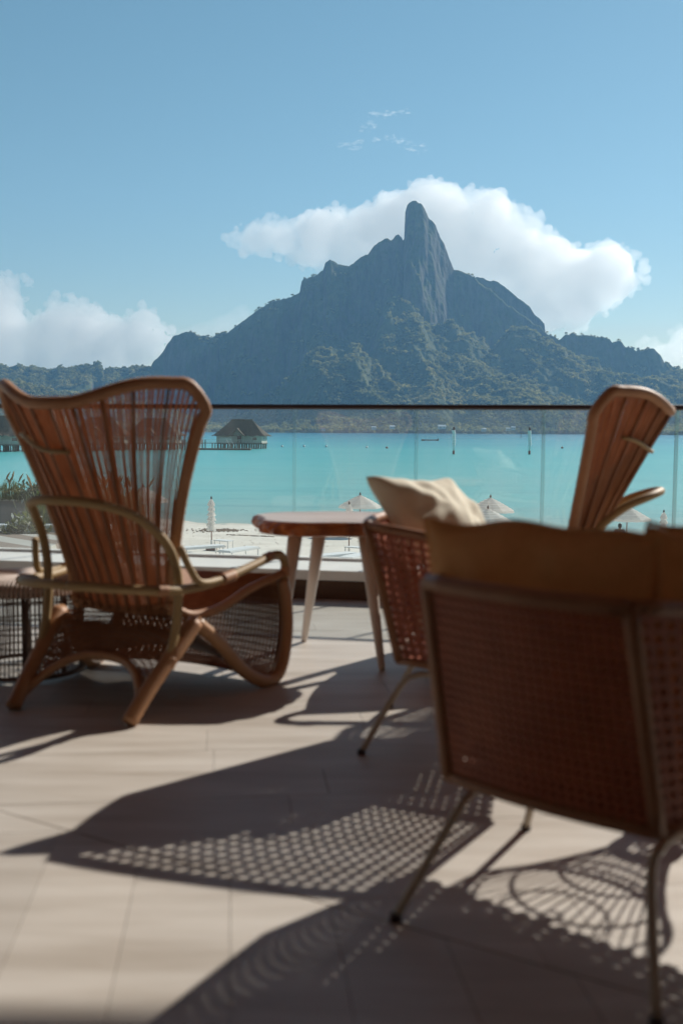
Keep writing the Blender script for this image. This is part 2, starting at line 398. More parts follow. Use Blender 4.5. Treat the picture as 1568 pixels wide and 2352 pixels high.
    tag(np_mesh('forest', VV, FF, m2, tint=tint), kind='stuff', label='green tropical forest covering the lower mountain slopes')
    return X, Y, z
MX, MY, MZ = make_mountain()
def ground_at(t_, y_):
    i = int(np.clip((t_ + .40) / .80 * (MX.shape[1] - 1), 0, MX.shape[1] - 1)); j = int(np.clip((y_ - COAST) / (3560 - COAST) * (MX.shape[0] - 1), 0, MX.shape[0] - 1))
    return float(MZ[j, i])

# ------------------------------------------------------------------ haze
def make_haze():
    m = bpy.data.materials.new('sea_haze'); m.use_nodes = True; nt = m.node_tree
    for n in list(nt.nodes):
        if n.type == 'BSDF_PRINCIPLED': nt.nodes.remove(n)
    pv = nt.nodes.new('ShaderNodeVolumePrincipled'); pv.inputs['Color'].default_value = (.34, .64, 1.0, 1)
    pv.inputs['Density'].default_value = HAZE; pv.inputs['Anisotropy'].default_value = .2
    nt.links.new(pv.outputs[0], nt.nodes['Material Output'].inputs['Volume'])
    mb = MB(); mb.box((0, 1780, 400), (3400, 3640, 814 ))
    o = mb.build('haze', m); tag(o, kind='stuff', label='thin blue sea haze in the air')
HAZE = .92e-4
make_haze()

# ------------------------------------------------------------------ clouds (soft volumes behind the island)
def cloud(name, label, outline, Y, dens, seed, bottom=None, rmin=.012, rmax=.03, n=160, thick=.5, aniso=.6, puffs=1.0, rim=13):
    xs = [p[0] for p in outline]; ys = [p[1] for p in outline]; r_ = random.Random(seed)
    def inside(x, y):
        c = False; j = len(outline) - 1
        for i in range(len(outline)):
            (xi, yi), (xj, yj) = outline[i], outline[j]
            if (yi > y) != (yj > y) and x < (xj - xi) * (y - yi) / (yj - yi) + xi: c = not c
            j = i
        return c
    def edged(x, y):
        return min(math.hypot(x - (a[0] + (b[0] - a[0]) * k / 8), y - (a[1] + (b[1] - a[1]) * k / 8)) for a, b in zip(outline, outline[1:] + outline[:1]) for k in range(8))
    c0 = at(sum(xs) / len(xs), sum(ys) / len(ys), Y); bm = bmesh.new(); k = 0; tries = 0; sc_ = Y / 2352
    while k < n and tries < n * 40:
        tries += 1
        x, y = r_.uniform(min(xs), max(xs)), r_.uniform(min(ys), max(ys))
        if not inside(x, y): continue
        e = edged(x, y)
        rd = min(e * 1.02, r_.uniform(rmin, rmax) * 2352)
        if rd < 5: continue
        depth = (r_.random() - .5) * thick * min(e, 60) * sc_ * 2.2
        p = at(x, y, Y) - c0; p.y += depth
        bmesh.ops.create_icosphere(bm, subdivisions=2, radius=rd * sc_, matrix=Matrix.Translation(p) @ Matrix.Scale(r_.uniform(.8, 1.1), 4, (0, 0, 1)))
        k += 1
    segs = list(zip(outline, outline[1:] + outline[:1]))
    for a, b in segs:                                  # cauliflower puffs along the rim
        L = math.hypot(a[0] - b[0], a[1] - b[1])
        for q in range(int(L / 7 * puffs)):
            f = r_.random(); rd = r_.uniform(.25, 1.0) ** 1.5 * rim
            x = a[0] + (b[0] - a[0]) * f + r_.uniform(-.6, .6) * rd; y = a[1] + (b[1] - a[1]) * f + r_.uniform(-.6, .6) * rd
            p = at(x, y, Y) - c0; p.y += r_.uniform(-1, 1) * 25 * sc_ * thick
            bmesh.ops.create_icosphere(bm, subdivisions=2, radius=rd * sc_, matrix=Matrix.Translation(p))
    me = bpy.data.meshes.new(name); bm.to_mesh(me); bm.free()
    m = bpy.data.materials.get('cloud_%g_%g' % (dens, aniso))
    if m is None:
        m = bpy.data.materials.new('cloud_%g_%g' % (dens, aniso)); m.use_nodes = True; nt = m.node_tree
        nt.nodes.remove(nt.nodes['Principled BSDF'])
        pv = nt.nodes.new('ShaderNodeVolumePrincipled'); pv.inputs['Color'].default_value = (.90, .90, .895, 1)
        pv.inputs['Density'].default_value = dens; pv.inputs['Anisotropy'].default_value = aniso
        nt.links.new(pv.outputs[0], nt.nodes['Material Output'].inputs['Volume'])
    o = link_mesh(name, me, m); o.location = c0
    rm = o.modifiers.new('union', 'REMESH'); rm.mode = 'VOXEL'; rm.voxel_size = 2.2 * sc_
    for sz, st in ((40, 16), (14, 10), (5.5, 5)):
        tx = bpy.data.textures.new(name, 'CLOUDS'); tx.noise_scale = sz * sc_; tx.noise_depth = 3
        dm = o.modifiers.new('puff', 'DISPLACE'); dm.texture = tx; dm.strength = st * sc_; dm.mid_level = .5; dm.texture_coords = 'LOCAL'
    tag(o, label, 'cloud')
    return o
CLOUDS_ON = True
if CLOUDS_ON:
    cloud('cloud', 'long white cumulus cloud drifting behind the mountain peak',
          [(518,545),(545,522),(590,508),(630,498),(665,505),(720,488),(760,474),(800,480),(850,470),(885,448),(925,440),(955,418),(995,412),(1035,428),(1060,440),(1100,436),(1140,440),(1172,458),(1195,484),(1235,490),(1272,530),(1310,560),(1340,572),(1380,555),(1420,560),(1460,590),(1485,625),(1470,655),(1420,690),(1395,715),(1350,742),(1300,760),(1240,755),(1150,720),(1050,660),(900,640),(760,620),(690,612),(640,585),(560,580)], 4700, .009, 4, n=420, rmin=.010, rmax=.030)
    cloud('cloud', 'bank of tall puffy cumulus above the low left ridge',
          [(-180,620),(-90,640),(0,640),(55,628),(75,655),(50,700),(80,740),(110,705),(140,672),(180,690),(215,700),(250,722),(290,730),(330,704),(352,705),(370,740),(395,760),(385,800),(340,860),(300,900),(100,900),(-180,900)], 5200, .0095, 9, n=360, rmin=.008, rmax=.026)
    cloud('cloud', 'faint hazy cloud strip touching the left shoulder of the mountain',
          [(380,765),(430,748),(480,735),(520,718),(560,698),(585,705),(600,740),(560,800),(480,820),(400,800)], 5000, .002, 5, puffs=0, n=90, rmin=.006, rmax=.014)
    cloud('cloud', 'small cumulus low on the horizon at the right edge',
          [(1470,795),(1500,775),(1540,770),(1570,745),(1610,740),(1700,760),(1700,900),(1480,900)], 5000, .004, 6, n=90, rmin=.008, rmax=.02)
    def wisp(name, label, streaks, Y, dens, seed):
        r_ = random.Random(seed); c0 = at(*streaks[0][0], Y); bm = bmesh.new(); sc_ = Y / 2352
        for st in streaks:
            for a, b in zip(st, st[1:]):
                for q in range(int(math.hypot(a[0] - b[0], a[1] - b[1]) / 3.2) + 2):
                    f = r_.random(); p = at(a[0] + (b[0] - a[0]) * f + r_.gauss(0, 2.5), a[1] + (b[1] - a[1]) * f + r_.gauss(0, 2.6), Y) - c0; p.y += r_.gauss(0, 12)
                    M = Matrix.Translation(p) @ Matrix.Diagonal((r_.uniform(1, 3.2), 1, r_.uniform(.5, 1), 1))
                    bmesh.ops.create_icosphere(bm, subdivisions=2, radius=r_.uniform(1.2, 3.6) * sc_, matrix=M)
        me = bpy.data.meshes.new(name); bm.to_mesh(me); bm.free()
        m = bpy.data.materials.new('wisp'); m.use_nodes = True; nt = m.node_tree; nt.nodes.remove(nt.nodes['Principled BSDF'])
        pv = nt.nodes.new('ShaderNodeVolumePrincipled'); pv.inputs['Color'].default_value = (.90, .90, .895, 1); pv.inputs['Density'].default_value = dens; pv.inputs['Anisotropy'].default_value = .5
        nt.links.new(pv.outputs[0], nt.nodes['Material Output'].inputs['Volume'])
        o = link_mesh(name, me, m); o.location = c0
        rm = o.modifiers.new('union', 'REMESH'); rm.mode = 'VOXEL'; rm.voxel_size = 1.1 * sc_
        for sz, st in ((9, 6), (3, 2.4)):
            tx = bpy.data.textures.new(name, 'CLOUDS'); tx.noise_scale = sz * sc_; tx.noise_depth = 3
            dm = o.modifiers.new('puff', 'DISPLACE'); dm.texture = tx; dm.strength = st * sc_; dm.mid_level = .52; dm.texture_coords = 'LOCAL'
        tag(o, label, 'cloud')
    wisp('cloud', 'thin torn wisp of cloud alone in the sky above the summit',
         [[(772,332),(790,333),(815,326),(826,325)], [(858,324),(885,316),(905,314),(930,324),(950,332),(975,334)], [(828,300),(840,285),(850,282),(862,290),(845,303)], [(842,262),(860,258),(885,262),(905,260)], [(870,264),(900,262),(925,256),(946,260)], [(905,322),(925,340),(955,346),(976,350)], [(800,338),(830,340)]], 4300, .009, 12)
# ================================================================== terrace
M_plank = mat('oak_plank_tile', (.43, .385, .335), (.61, .575, .53), scale=2.2, rough=.5, spec=.35, stretch=(.7, 5, 1), bmp=.12, bdist=.002, bscale=14, rand=.04)
M_grout = mat('grout', (.42, .40, .37), (.38, .355, .33), scale=20, rough=.9, spec=.1)
M_white = mat('white_render', (.86, .86, .85), (.78, .78, .77), scale=5, rough=.7, spec=.2, bmp=.15)
M_darkwood = mat('dark_wood', (.085, .045, .028), (.14, .075, .045), scale=3, rough=.55, spec=.3, stretch=(1, 9, 9), bmp=.2)
M_rail = mat('rail_metal', (.035, .018, .018), rough=.42, spec=.4)
def glass_mat(name, tint=(.965, .992, .988)):
    m, nt, b, out = nodes(name); nt.nodes.remove(b)
    tr = nt.nodes.new('ShaderNodeBsdfTransparent'); tr.inputs[0].default_value = (*tint, 1)
    gl = nt.nodes.new('ShaderNodeBsdfGlossy'); gl.inputs['Roughness'].default_value = .015
    ge = nt.nodes.new('ShaderNodeNewGeometry'); dt = nt.nodes.new('ShaderNodeVectorMath'); dt.operation = 'DOT_PRODUCT'
    nt.links.new(ge.outputs['Normal'], dt.inputs[0]); nt.links.new(ge.outputs['Incoming'], dt.inputs[1])
    def mth(op, a, b_=None):
        n = nt.nodes.new('ShaderNodeMath'); n.operation = op
        for i_, v in enumerate((a, b_)):
            if v is None: continue
            if isinstance(v, (int, float)): n.inputs[i_].default_value = v
            else: nt.links.new(v, n.inputs[i_])
        return n.outputs[0]
    f0 = mth('ABSOLUTE', dt.outputs['Value']); f0 = mth('SUBTRACT', 1.0, f0); f0 = mth('POWER', f0, 5.0); f0 = mth('MULTIPLY', f0, .95); f0 = mth('ADD', f0, .045)
    mx = nt.nodes.new('ShaderNodeMixShader'); nt.links.new(f0, mx.inputs[0]); nt.links.new(tr.outputs[0], mx.inputs[1]); nt.links.new(gl.outputs[0], mx.inputs[2])
    # thin pale film painted in as the veil of reflections on the panes
    df = nt.nodes.new('ShaderNodeBsdfDiffuse'); df.inputs[0].default_value = (.8, .8, .8, 1)
    tl = nt.nodes.new('ShaderNodeBsdfTranslucent'); tl.inputs[0].default_value = (.8, .8, .8, 1)
    ms = nt.nodes.new('ShaderNodeMixShader'); ms.inputs[0].default_value = .6; nt.links.new(df.outputs[0], ms.inputs[1]); nt.links.new(tl.outputs[0], ms.inputs[2])
    f = ramp(nt, noise(nt, 2.2, 5, .6, stretch=(1.6, 1, .35)), [(.35, .008), (.75, .042)])
    m2 = nt.nodes.new('ShaderNodeMixShader'); nt.links.new(f, m2.inputs[0]); nt.links.new(mx.outputs[0], m2.inputs[1]); nt.links.new(ms.outputs[0], m2.inputs[2])
    nt.links.new(m2.outputs[0], out.inputs[0]); return m
M_glass = glass_mat('balustrade_glass')
M_glassedge = mat('glass_edge', (.40, .60, .60), rough=.2, spec=.5)

def clip_poly(poly, a, b, c):
    "keep a*x + b*y + c >= 0"
    out = []
    for p, q in zip(poly, poly[1:] + poly[:1]):
        dp = a * p[0] + b * p[1] + c; dq = a * q[0] + b * q[1] + c
        if dp >= 0: out.append(p)
        if (dp > 0) != (dq > 0) and dp != dq:
            t = dp / (dp - dq); out.append((p[0] + (q[0] - p[0]) * t, p[1] + (q[1] - p[1]) * t))
    return out
FK = -0.185                                            # the balustrade runs slightly towards us on the right
def fence_y(x, y0): return y0 + FK * x
def make_floor():
    mb = MB(); mb.box((0, 1.9, -.32), (16.2, 9.6, .60))
    fl = mb.build('floor', M_grout); tag(fl, kind='structure', label='terrace floor of pale wood-look planks')
    px = Vector((1, .11, 0)).normalized(); py = Vector((-px.y, px.x, 0))
    a0, a1 = on(0, 1862, 0), on(728, 2070, 0)           # the diagonal joint where the laying direction turns
    dl = (a1 - a0).normalized(); nrm = Vector((-dl.y, dl.x, 0)); k0 = -nrm.dot(a0)
    far = (nrm.x, nrm.y, k0); near = (-nrm.x, -nrm.y, -k0)
    front = Vector((-FK, -1, 0)); FY = 5.70             # kerb line
    r2 = random.Random(5); nb = 0
    def plank(poly):
        nonlocal nb
        if len(poly) < 3: return
        area = abs(sum(p[0] * q[1] - q[0] * p[1] for p, q in zip(poly, poly[1:] + poly[:1]))) / 2
        if area < .0004: return
        n = len(poly); z0, z1 = -.018, 0.0
        cx = sum(p[0] for p in poly) / n; cy = sum(p[1] for p in poly) / n
        def ins(p, d): v = Vector((cx - p[0], cy - p[1])); return (p[0] + v.x / max(v.length, .01) * d, p[1] + v.y / max(v.length, .01) * d)
        dz = r2.uniform(-.0003, .0003)
        vs = [(x, y, z0) for x, y in poly] + [(x, y, z1 - .0006 + dz) for x, y in poly] + [(*ins(p, .0010), z1 + dz) for p in poly]
        fs = [tuple(range(2 * n, 3 * n))] + [(i, (i + 1) % n, n + (i + 1) % n, n + i) for i in range(n)] + [(n + i, n + (i + 1) % n, 2 * n + (i + 1) % n, 2 * n + i) for i in range(n)]
        m_ = MB(); m_.add(vs, fs); o = m_.build('plank', M_plank, fl); nb += 1
    def field(ux, uy, W, L, side, xr, yr, gap=.0006):
        for j in range(int(yr[0] / W) - 1, int(yr[1] / W) + 2):
            off = r2.uniform(0, L)
            for i in range(int(xr[0] / L) - 2, int(xr[1] / L) + 2):
                x0, x1, y0, y1 = i * L + off + gap, (i + 1) * L + off - gap, j * W + gap, (j + 1) * W - gap
                c = [ux * x + uy * y for x, y in ((x0, y0), (x1, y0), (x1, y1), (x0, y1))]
                poly = [(p.x, p.y) for p in c]
                if ux.cross(uy).z < 0: poly = poly[::-1]
                poly = clip_poly(poly, side[0], side[1], side[2] - .002)
                if poly: poly = clip_poly(poly, FK, -1, FY - .004)       # stop at the kerb
                if len(poly) < 3: continue
                mx_ = sum(p[0] for p in poly) / len(poly); my_ = sum(p[1] for p in poly) / len(poly)
                if my_ < .75 or abs(mx_) > .42 * my_ + .75: continue
                plank(poly)
    field(px, py, .20, 1.2, far, (-4, 4), (0, 7))
    field(py, -px, .20, 1.2, near, (-1, 7), (-4, 4))
    return nb
NPL = make_floor()

def make_fence():
    t = empty('glass_balustrade', (0, 6.0, 0), 0, 'frameless glass balustrade with thin dark handrail along the terrace edge', 'balustrade')
    def P(x, y0, z): return Vector((x, fence_y(x, y0), z)) - Vector((0, 6.0, 0))
    def slab(xa, xb, ya, yb, za, zb):
        m_ = MB(); v = [P(x, y, z) for z in (za, zb) for x, y in ((xa, ya), (xb, ya), (xb, yb), (xa, yb))]
        m_.add(v, [(3, 2, 1, 0), (4, 5, 6, 7), (0, 1, 5, 4), (1, 2, 6, 5), (2, 3, 7, 6), (3, 0, 4, 7)]); return m_
    slab(-7, 7, 5.70, 5.74, -.02, .105).build('kerb_board', M_darkwood, t, bevel=.003)
    slab(-7, 7, 5.68, 6.24, .108, .165).build('ledge', M_white, t, bevel=.006)
    slab(-7, 7, 5.745, 6.22, -.02, .105).build('kerb_core', M_white, t)
    seams = [-.285, .435, 1.16]
    xs = [seams[0] + .7225 * k for k in range(-8, 10)]
    for xa, xb in zip(xs, xs[1:]):
        slab(xa + .005, xb - .005, 6.13, 6.142, .17, 1.075).build('glass_pane', M_glass, t)
        for x in (xa + .0055, xb - .0055):
            slab(x - .0012, x + .0012, 6.1285, 6.1435, .17, 1.075).build('pane_edge', M_glassedge, t)
    m_ = MB(); m_.tube([P(-7, 6.136, 1.088), P(0, 6.136, 1.088), P(7, 6.136, 1.088)], .0155, 10); m_.build('handrail', M_rail, t, smooth=True)
    slab(-7, 7, 6.112, 6.160, .1655, .182).build('base_channel', M_white, t)
make_fence()

# ------------------------------------------------------------------ furniture materials
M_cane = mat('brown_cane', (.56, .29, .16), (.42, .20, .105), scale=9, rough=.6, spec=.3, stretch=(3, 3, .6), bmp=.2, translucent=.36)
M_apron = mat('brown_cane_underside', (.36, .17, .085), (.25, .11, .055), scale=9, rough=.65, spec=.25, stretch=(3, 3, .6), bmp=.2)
M_frame = mat('rattan_pole', (.38, .20, .10), (.46, .26, .14), scale=6, rough=.4, spec=.5, bmp=.15)
M_rib = mat('dark_rib', (.30, .14, .07), (.22, .095, .045), scale=6, rough=.5)
M_pale = mat('pale_rattan_pole', (.38, .27, .135), (.31, .21, .105), scale=7, rough=.55, spec=.3, bmp=.1)
M_wrap = mat('wrapped_cane', (.44, .24, .13), (.33, .165, .085), scale=10, rough=.55, spec=.35)
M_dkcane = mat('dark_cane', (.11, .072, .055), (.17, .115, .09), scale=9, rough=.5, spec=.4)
M_greycane = mat('greyed_cane', (.52, .42, .36), (.40, .31, .26), scale=9, rough=.5, spec=.4)

def strip(mb, fn, u, v0, v1, n, r, seg=3, nrm=None):
    mb.tube([fn(u, v0 + (v1 - v0) * i / n) for i in range(n + 1)], r, seg, cap=False)

# ---- wing-backed cane lounge chair (origin on the floor under the crease of seat and back, y forward)
def make_wing_chair():
    t = empty('wicker_lounge_chair', (0, 0, 0), 0, 'high winged brown wicker lounge chair turned away beside the drum stool', 'armchair', 'high-backed wicker lounge chairs')
    def zt(u):
        a = abs(u); s = min(1, max(0, (a - .12) / .62)); s = s * s * (3 - 2 * s)
        z = 1.03 + .065 * s
        if a > .86: z -= .05 * ((a - .86) / .14) ** 2
        return z
    def back(u, v):
        w = .195 + .05 * v + .168 * v ** 1.9
        y = -.365 * v ** 1.12 + (.035 + .235 * v ** 1.25) * abs(u) ** 2.1
        return Vector((u * w, y, .305 + (zt(u) - .305) * v))
    def backo(u, v, d):
        p = back(u, v); a = back(u + .01, v) - back(u - .01, v); b = back(u, min(v + .01, 1.01)) - back(u, max(v - .01, 0.0))
        n = a.cross(b).normalized(); n = n if n.y < 0 else -n
        return p + n * d
    mb = MB(); N = 70
    for i in range(N + 1):
        u = -.97 + 1.94 * i / N + random.uniform(-.0035, .0035)
        strip(mb, lambda a, b: backo(a, b, .0012 * (-1 if i % 2 else 1)), u, .0, .985, 14, [.0032, .0051], 5)
    for j in range(1, 20):
        v = (j / 20) ** 1.1
        mb.tube([backo(-.97 + 1.94 * i / 16, v, .0012) for i in range(17)], .0010, 3, cap=False)
    w = mb.build('back_weave', M_cane, t); w['kind'] = 'stuff'
    for i in range(9):
        u = -.80 + 1.6 * i / 8
        m_ = MB(); m_.tube([backo(u, .02 + .96 * k / 14, .008) for k in range(15)], [.0075, .0060], 6); m_.build('rib', M_rib, t, smooth=True)
    # rim: one bent pole round the back, wrapped in fine cane
    rim = [back(-1, v / 10) for v in range(0, 10)] + [back(-1, .965)] + [back(-1 + 2 * i / 22, 1.0) for i in range(1, 22)] + [back(1, .965)] + [back(1, v / 10) for v in range(9, -1, -1)]
    rim = catmull(rim, 5)
    m_ = MB(); m_.tube(rim, [.020 + .0009 * (i % 2) for i in range(len(rim))], 10); m_.build('back_rim', M_wrap, t, smooth=True)
    m_ = MB(); m_.tube([backo(-.72 + .78 * i / 8, .80, .02) for i in range(9)], .0085, 8); m_.build('back_bar', M_pale, t, smooth=True)
    # seat sheet
    def seat(u, s):
        w = .195 + .165 * s ** .8
        z = .308 - .055 * math.sin(min(1, s * 1.5) * math.pi) * (1 - s * .3) * .7 + .075 * s ** 1.5 + .012 * u * u
        return Vector((u * w, .555 * s, z + .03 * max(0, .12 - s) / .12))
    mb = MB()
    for i in range(81):
        strip(mb, seat, -.97 + 1.94 * i / 80, .0, 1.0, 10, .0040, 4)
    for j in range(1, 30): mb.tube([seat(-.97 + 1.94 * i / 8, j / 30) + Vector((0, 0, -.001)) for i in range(9)], .0016, 3, cap=False)
    w = mb.build('seat_weave', M_cane, t); w['kind'] = 'stuff'
    m_ = MB(); m_.grid(lambda u, v: seat(u, v) - Vector((0, 0, .006)), 8, 12, -.95, .95, 0, .99); m_.build('seat_liner', M_cane, t, smooth=True, solid=.004)
    for s_ in (-1, 1):
        m_ = MB(); m_.tube(catmull([seat(s_, k / 8) for k in range(9)], 3), .017, 10); m_.build('seat_rail', M_wrap, t, smooth=True)
        # side frame: rises from the rear foot to a knot under the seat, dips to the floor in front and curls up to the seat
        leg = [(s_ * .232, -.292, .012), (s_ * .246, -.20, .10), (s_ * .265, -.09, .19), (s_ * .285, .03, .288)]
        lp = catmull(leg, 8); m_ = MB(); m_.tube(lp, [(.0265 if i < 16 else .029) + .0012 * (i % 2) for i in range(len(lp))], 10); m_.build('leg', M_wrap, t, smooth=True)
        fr = [(s_ * .285, .03, .288), (s_ * .315, .13, .205), (s_ * .352, .24, .085), (s_ * .385, .33, .026), (s_ * .40, .405, .021), (s_ * .40, .47, .06), (s_ * .39, .53, .17), (s_ * .375, .555, .28), (s_ * .36, .555, .37)]
        m_ = MB(); m_.tube(catmull(fr, 6), .025, 10); m_.build('side_frame', M_frame, t, smooth=True)
        arm = [(s_ * .36, .545, .345), (s_ * .365, .567, .40), (s_ * .365, .55, .455), (s_ * .36, .49, .475), (s_ * .35, .36, .455), (s_ * .335, .20, .432), (s_ * .32, .06, .418), (s_ * .31, -.06, .418), (s_ * .285, -.17, .425), (s_ * .20, -.25, .435), (s_ * .08, -.285, .44), (0, -.29, .44)]
        m_ = MB(); m_.tube(catmull(arm, 6), .0165, 10); m_.build('armrest', M_pale, t, smooth=True)
        m_ = MB(); m_.tube(catmull([(s_ * .298, -.085, .56), (s_ * .318, -.06, .49), (s_ * .335, -.02, .436), (s_ * .34, .10, .428), (s_ * .345, .20, .436)], 5), .0125, 8); m_.build('arm_brace', M_pale, t, smooth=True)
    def binding(p, q, r, name='binding'):
        m_ = MB(); p, q = Vector(p), Vector(q); n_ = 9; m_.tube([p.lerp(q, k / n_) for k in range(n_ + 1)], [r + .0012 * (k % 2) for k in range(n_ + 1)], 10); m_.build(name, M_wrap, t, smooth=True)
    for s_ in (-1, 1):
        binding((s_ * .345, .19, .434), (s_ * .338, .12, .427), .021); binding((s_ * .358, .46, .474), (s_ * .355, .42, .467), .019)
        binding((s_ * .270, -.10, .19), (s_ * .264, -.115, .155), .022); binding((s_ * .29, -.155, .424), (s_ * .275, -.19, .427), .019)
        binding((s_ * .366, .563, .385), (s_ * .366, .566, .42), .019)
    hoop = [(-.262, -.115, .165), (-.268, -.075, .26), (-.270, -.055, .37), (-.268, -.06, .48), (-.25, -.105, .58), (-.205, -.20, .665), (-.13, -.30, .71), (0, -.34, .722)]
    hoop = hoop + [(-x, y, z) for x, y, z in hoop[-2::-1]]
    m_ = MB(); m_.tube(catmull(hoop, 6), .016, 10); m_.build('arm_hoop', M_pale, t, smooth=True)
    # woven apron between the rear legs, arched below
    def legp(z): k = min(max(z, 0) / .288, 1); return (.232 + .053 * k, -.292 + .322 * k)
    def arch(u): return .035 + .135 * (1 - abs(u) ** 2.6)
    def ap(u, v):
        z = arch(u) + (.288 - arch(u)) * v; xw, y = legp(z); return Vector((u * xw, y + .035 * (1 - u * u) * v, z))
    mb = MB()
    for i in range(47):
        u = -.95 + 1.9 * i / 46; strip(mb, ap, u, .0, 1.0, 5, .0031, 5)
    for j in range(0, 11):
        mb.tube([ap(-.97 + 1.94 * i / 46, j / 10) + Vector((0, -.0035 * (1 if (i + j) % 2 else -1), 0)) for i in range(47)], .0033, 4, cap=False)
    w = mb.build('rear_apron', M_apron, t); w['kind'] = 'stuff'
    m_ = MB(); m_.tube([ap(-.98 + 1.96 * i / 20, -.0) for i in range(21)], .0155, 8); m_.build('arch_rail', M_frame, t, smooth=True)
    # belly sheet from the knot to the front foot, and the barrel-shaped front apron
    def belly(u, v):
        y = .03 + .30 * v; z = .255 - .215 * v ** .9 + .085 * (1 - u * u) * v; xw = .275 + .10 * v
        return Vector((u * xw, y, z))
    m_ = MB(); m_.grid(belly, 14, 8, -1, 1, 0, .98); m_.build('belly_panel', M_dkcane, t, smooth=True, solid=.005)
    fpath = catmull([(.385, .335, .03), (.40, .405, .024), (.40, .47, .06), (.39, .53, .17), (.375, .556, .28), (.36, .556, .36)], 5)
    def front(u, v):
        k = v * (len(fpath) - 1); i = min(int(k), len(fpath) - 2); p = fpath[i].lerp(fpath[i + 1], k - i)
        return Vector((u * p.x * .98, p.y + .05 * (1 - u * u), p.z + .02 * (1 - u * u) * (1 - v)))
    mb = MB()
    for i in range(91): strip(mb, lambda a, b: front(a, b) + Vector((0, .002 * (i % 2), 0)), -.98 + 1.96 * i / 90, 0, 1, 12, .0035, 5)
    for j in range(1, 24): mb.tube([front(-.98 + 1.96 * i / 10, j / 24) for i in range(11)], .0024, 4, cap=False)
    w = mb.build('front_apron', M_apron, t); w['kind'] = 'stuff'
    m_ = MB(); m_.tube([front(-1 + .2 * i, 1.0) for i in range(11)], .016, 8); m_.build('seat_front_rail', M_wrap, t, smooth=True)
    return t
wing = make_wing_chair()
wing.location = (-.775, 3.57, 0); wing.rotation_euler = (0, 0, R(-23))
wing2 = copy_tree(wing); wing2.location = (.91, 4.06, 0); wing2.rotation_euler = (0, 0, R(75))
wing2['label'] = 'high winged wicker lounge chair seen from the side behind the near tub chair'

# ---- woven tub chair on a thin steel frame (origin on the floor under the middle of the back)
M_steel = mat('taupe_steel', (.46, .39, .31), rough=.5, spec=.4)
M_weave = mat('chestnut_weave', (.43, .125, .06), (.29, .08, .04), scale=12, rough=.5, spec=.4, bmp=.2, translucent=.12)
M_tubrim = mat('chestnut_rim', (.36, .18, .09), (.27, .12, .06), scale=10, rough=.45, spec=.45)
def lattice(mb, fn, nu, nv, hole=.46):
    "open cane sheet: square holes left between flat strands"
    us = []
    for i in range(nu): us += [i / nu, (i + (1 - hole)) / nu]
    us.append(1.0); vs = []
    for j in range(nv): vs += [j / nv, (j + (1 - hole)) / nv]
    vs.append(1.0); W = len(us)
    pts = [fn(u, v) for v in vs for u in us]; fs = []
    for j in range(len(vs) - 1):
        for i in range(W - 1):
            if i % 2 == 1 and j % 2 == 1: continue
            fs.append((j * W + i, j * W + i + 1, (j + 1) * W + i + 1, (j + 1) * W + i))
    mb.add(pts, fs)
def make_tub(label):
    t = empty('tub_chair', (0, 0, 0), 0, label, 'armchair', 'woven tub chairs on steel legs')
    bl, bt = .215, .20
    def B(u, v): x = (-1 + 2 * u); return Vector((x * (bl + (bt - bl) * v), -.10 * v - .02 * (1 - x * x), .275 + .395 * v))
    m_ = MB(); lattice(m_, B, 24, 22); m_.build('back_panel', M_weave, t, solid=.006)
    for s_ in (-1, 1):
        def S(u, v):
            top = .67 - .10 * u ** 1.2 - .03 * u ** 4; z0 = .275 - .02 * u
            x = bl + .15 * u + (bt - bl + .06 * u) * v; y = -.10 * v * (1 - u) + .50 * u + .06 * u * v
            return Vector((s_ * x, y, z0 + (top - z0) * v))
        m_ = MB(); lattice(m_, S, 21, 17, .56); m_.build('side_panel', M_weave, t, solid=.004)
        m_ = MB(); m_.tube([S(0, k / 8) for k in range(9)], .0145, 8); m_.build('corner_post', M_tubrim, t, smooth=True)
        m_ = MB(); m_.tube([S(1, k / 8) for k in range(9)], .0125, 8); m_.build('front_post', M_tubrim, t, smooth=True)
        m_ = MB(); m_.tube([S(k / 10, 1) for k in range(11)], .0135, 8); m_.build('arm_rim', M_tubrim, t, smooth=True)
        m_ = MB(); m_.tube([S(k / 10, 0) for k in range(11)], .0125, 8); m_.build('base_rim', M_tubrim, t, smooth=True)
        lp = catmull([(s_ * .265, -.10, .008), (s_ * .205, .0, .19), (s_ * .198, .05, .228), (s_ * .20, .12, .232), (s_ * .225, .34, .232), (s_ * .235, .40, .222), (s_ * .25, .42, .19), (s_ * .315, .465, .008)], 6)
        m_ = MB(); m_.tube(lp, .0095, 8); lg = m_.build('leg', M_steel, t, smooth=True)
        for p in ((s_ * .2655, -.1005, .005), (s_ * .3155, .4655, .005)):
            m_ = MB(); m_.lathe([(.012, -.005), (.0125, .004), (.009, .012)], p, 10); m_.build('foot', M_rail, lg)
    m_ = MB(); m_.tube([B(k / 10, 1) for k in range(11)], .0155, 8); m_.build('top_rim', M_tubrim, t, smooth=True)
    m_ = MB(); m_.tube([B(k / 10, 0) for k in range(11)], .0135, 8); m_.build('back_base_rim', M_tubrim, t, smooth=True)
    for y, w in ((.09, .198), (.36, .228)):
        m_ = MB(); m_.tube([(-w, y, .232), (w, y, .232)], .0085, 8); m_.build('cross_rail', M_steel, t, smooth=True)
    m_ = MB(); lattice(m_, lambda u, v: Vector(((-1 + 2 * u) * (bl + .15 * v), .50 * v, .275 - .02 * v)), 17, 18, .38); m_.build('seat_panel', M_weave, t, solid=.006)
    return t
def face(ax, ay): return math.atan2(-ax, ay)
tub = make_tub('woven tub chair nearest the camera with brown cushions along its back')
tub.location = (.376, 1.823, 0); tub.rotation_euler = (0, 0, face(.658, .753))
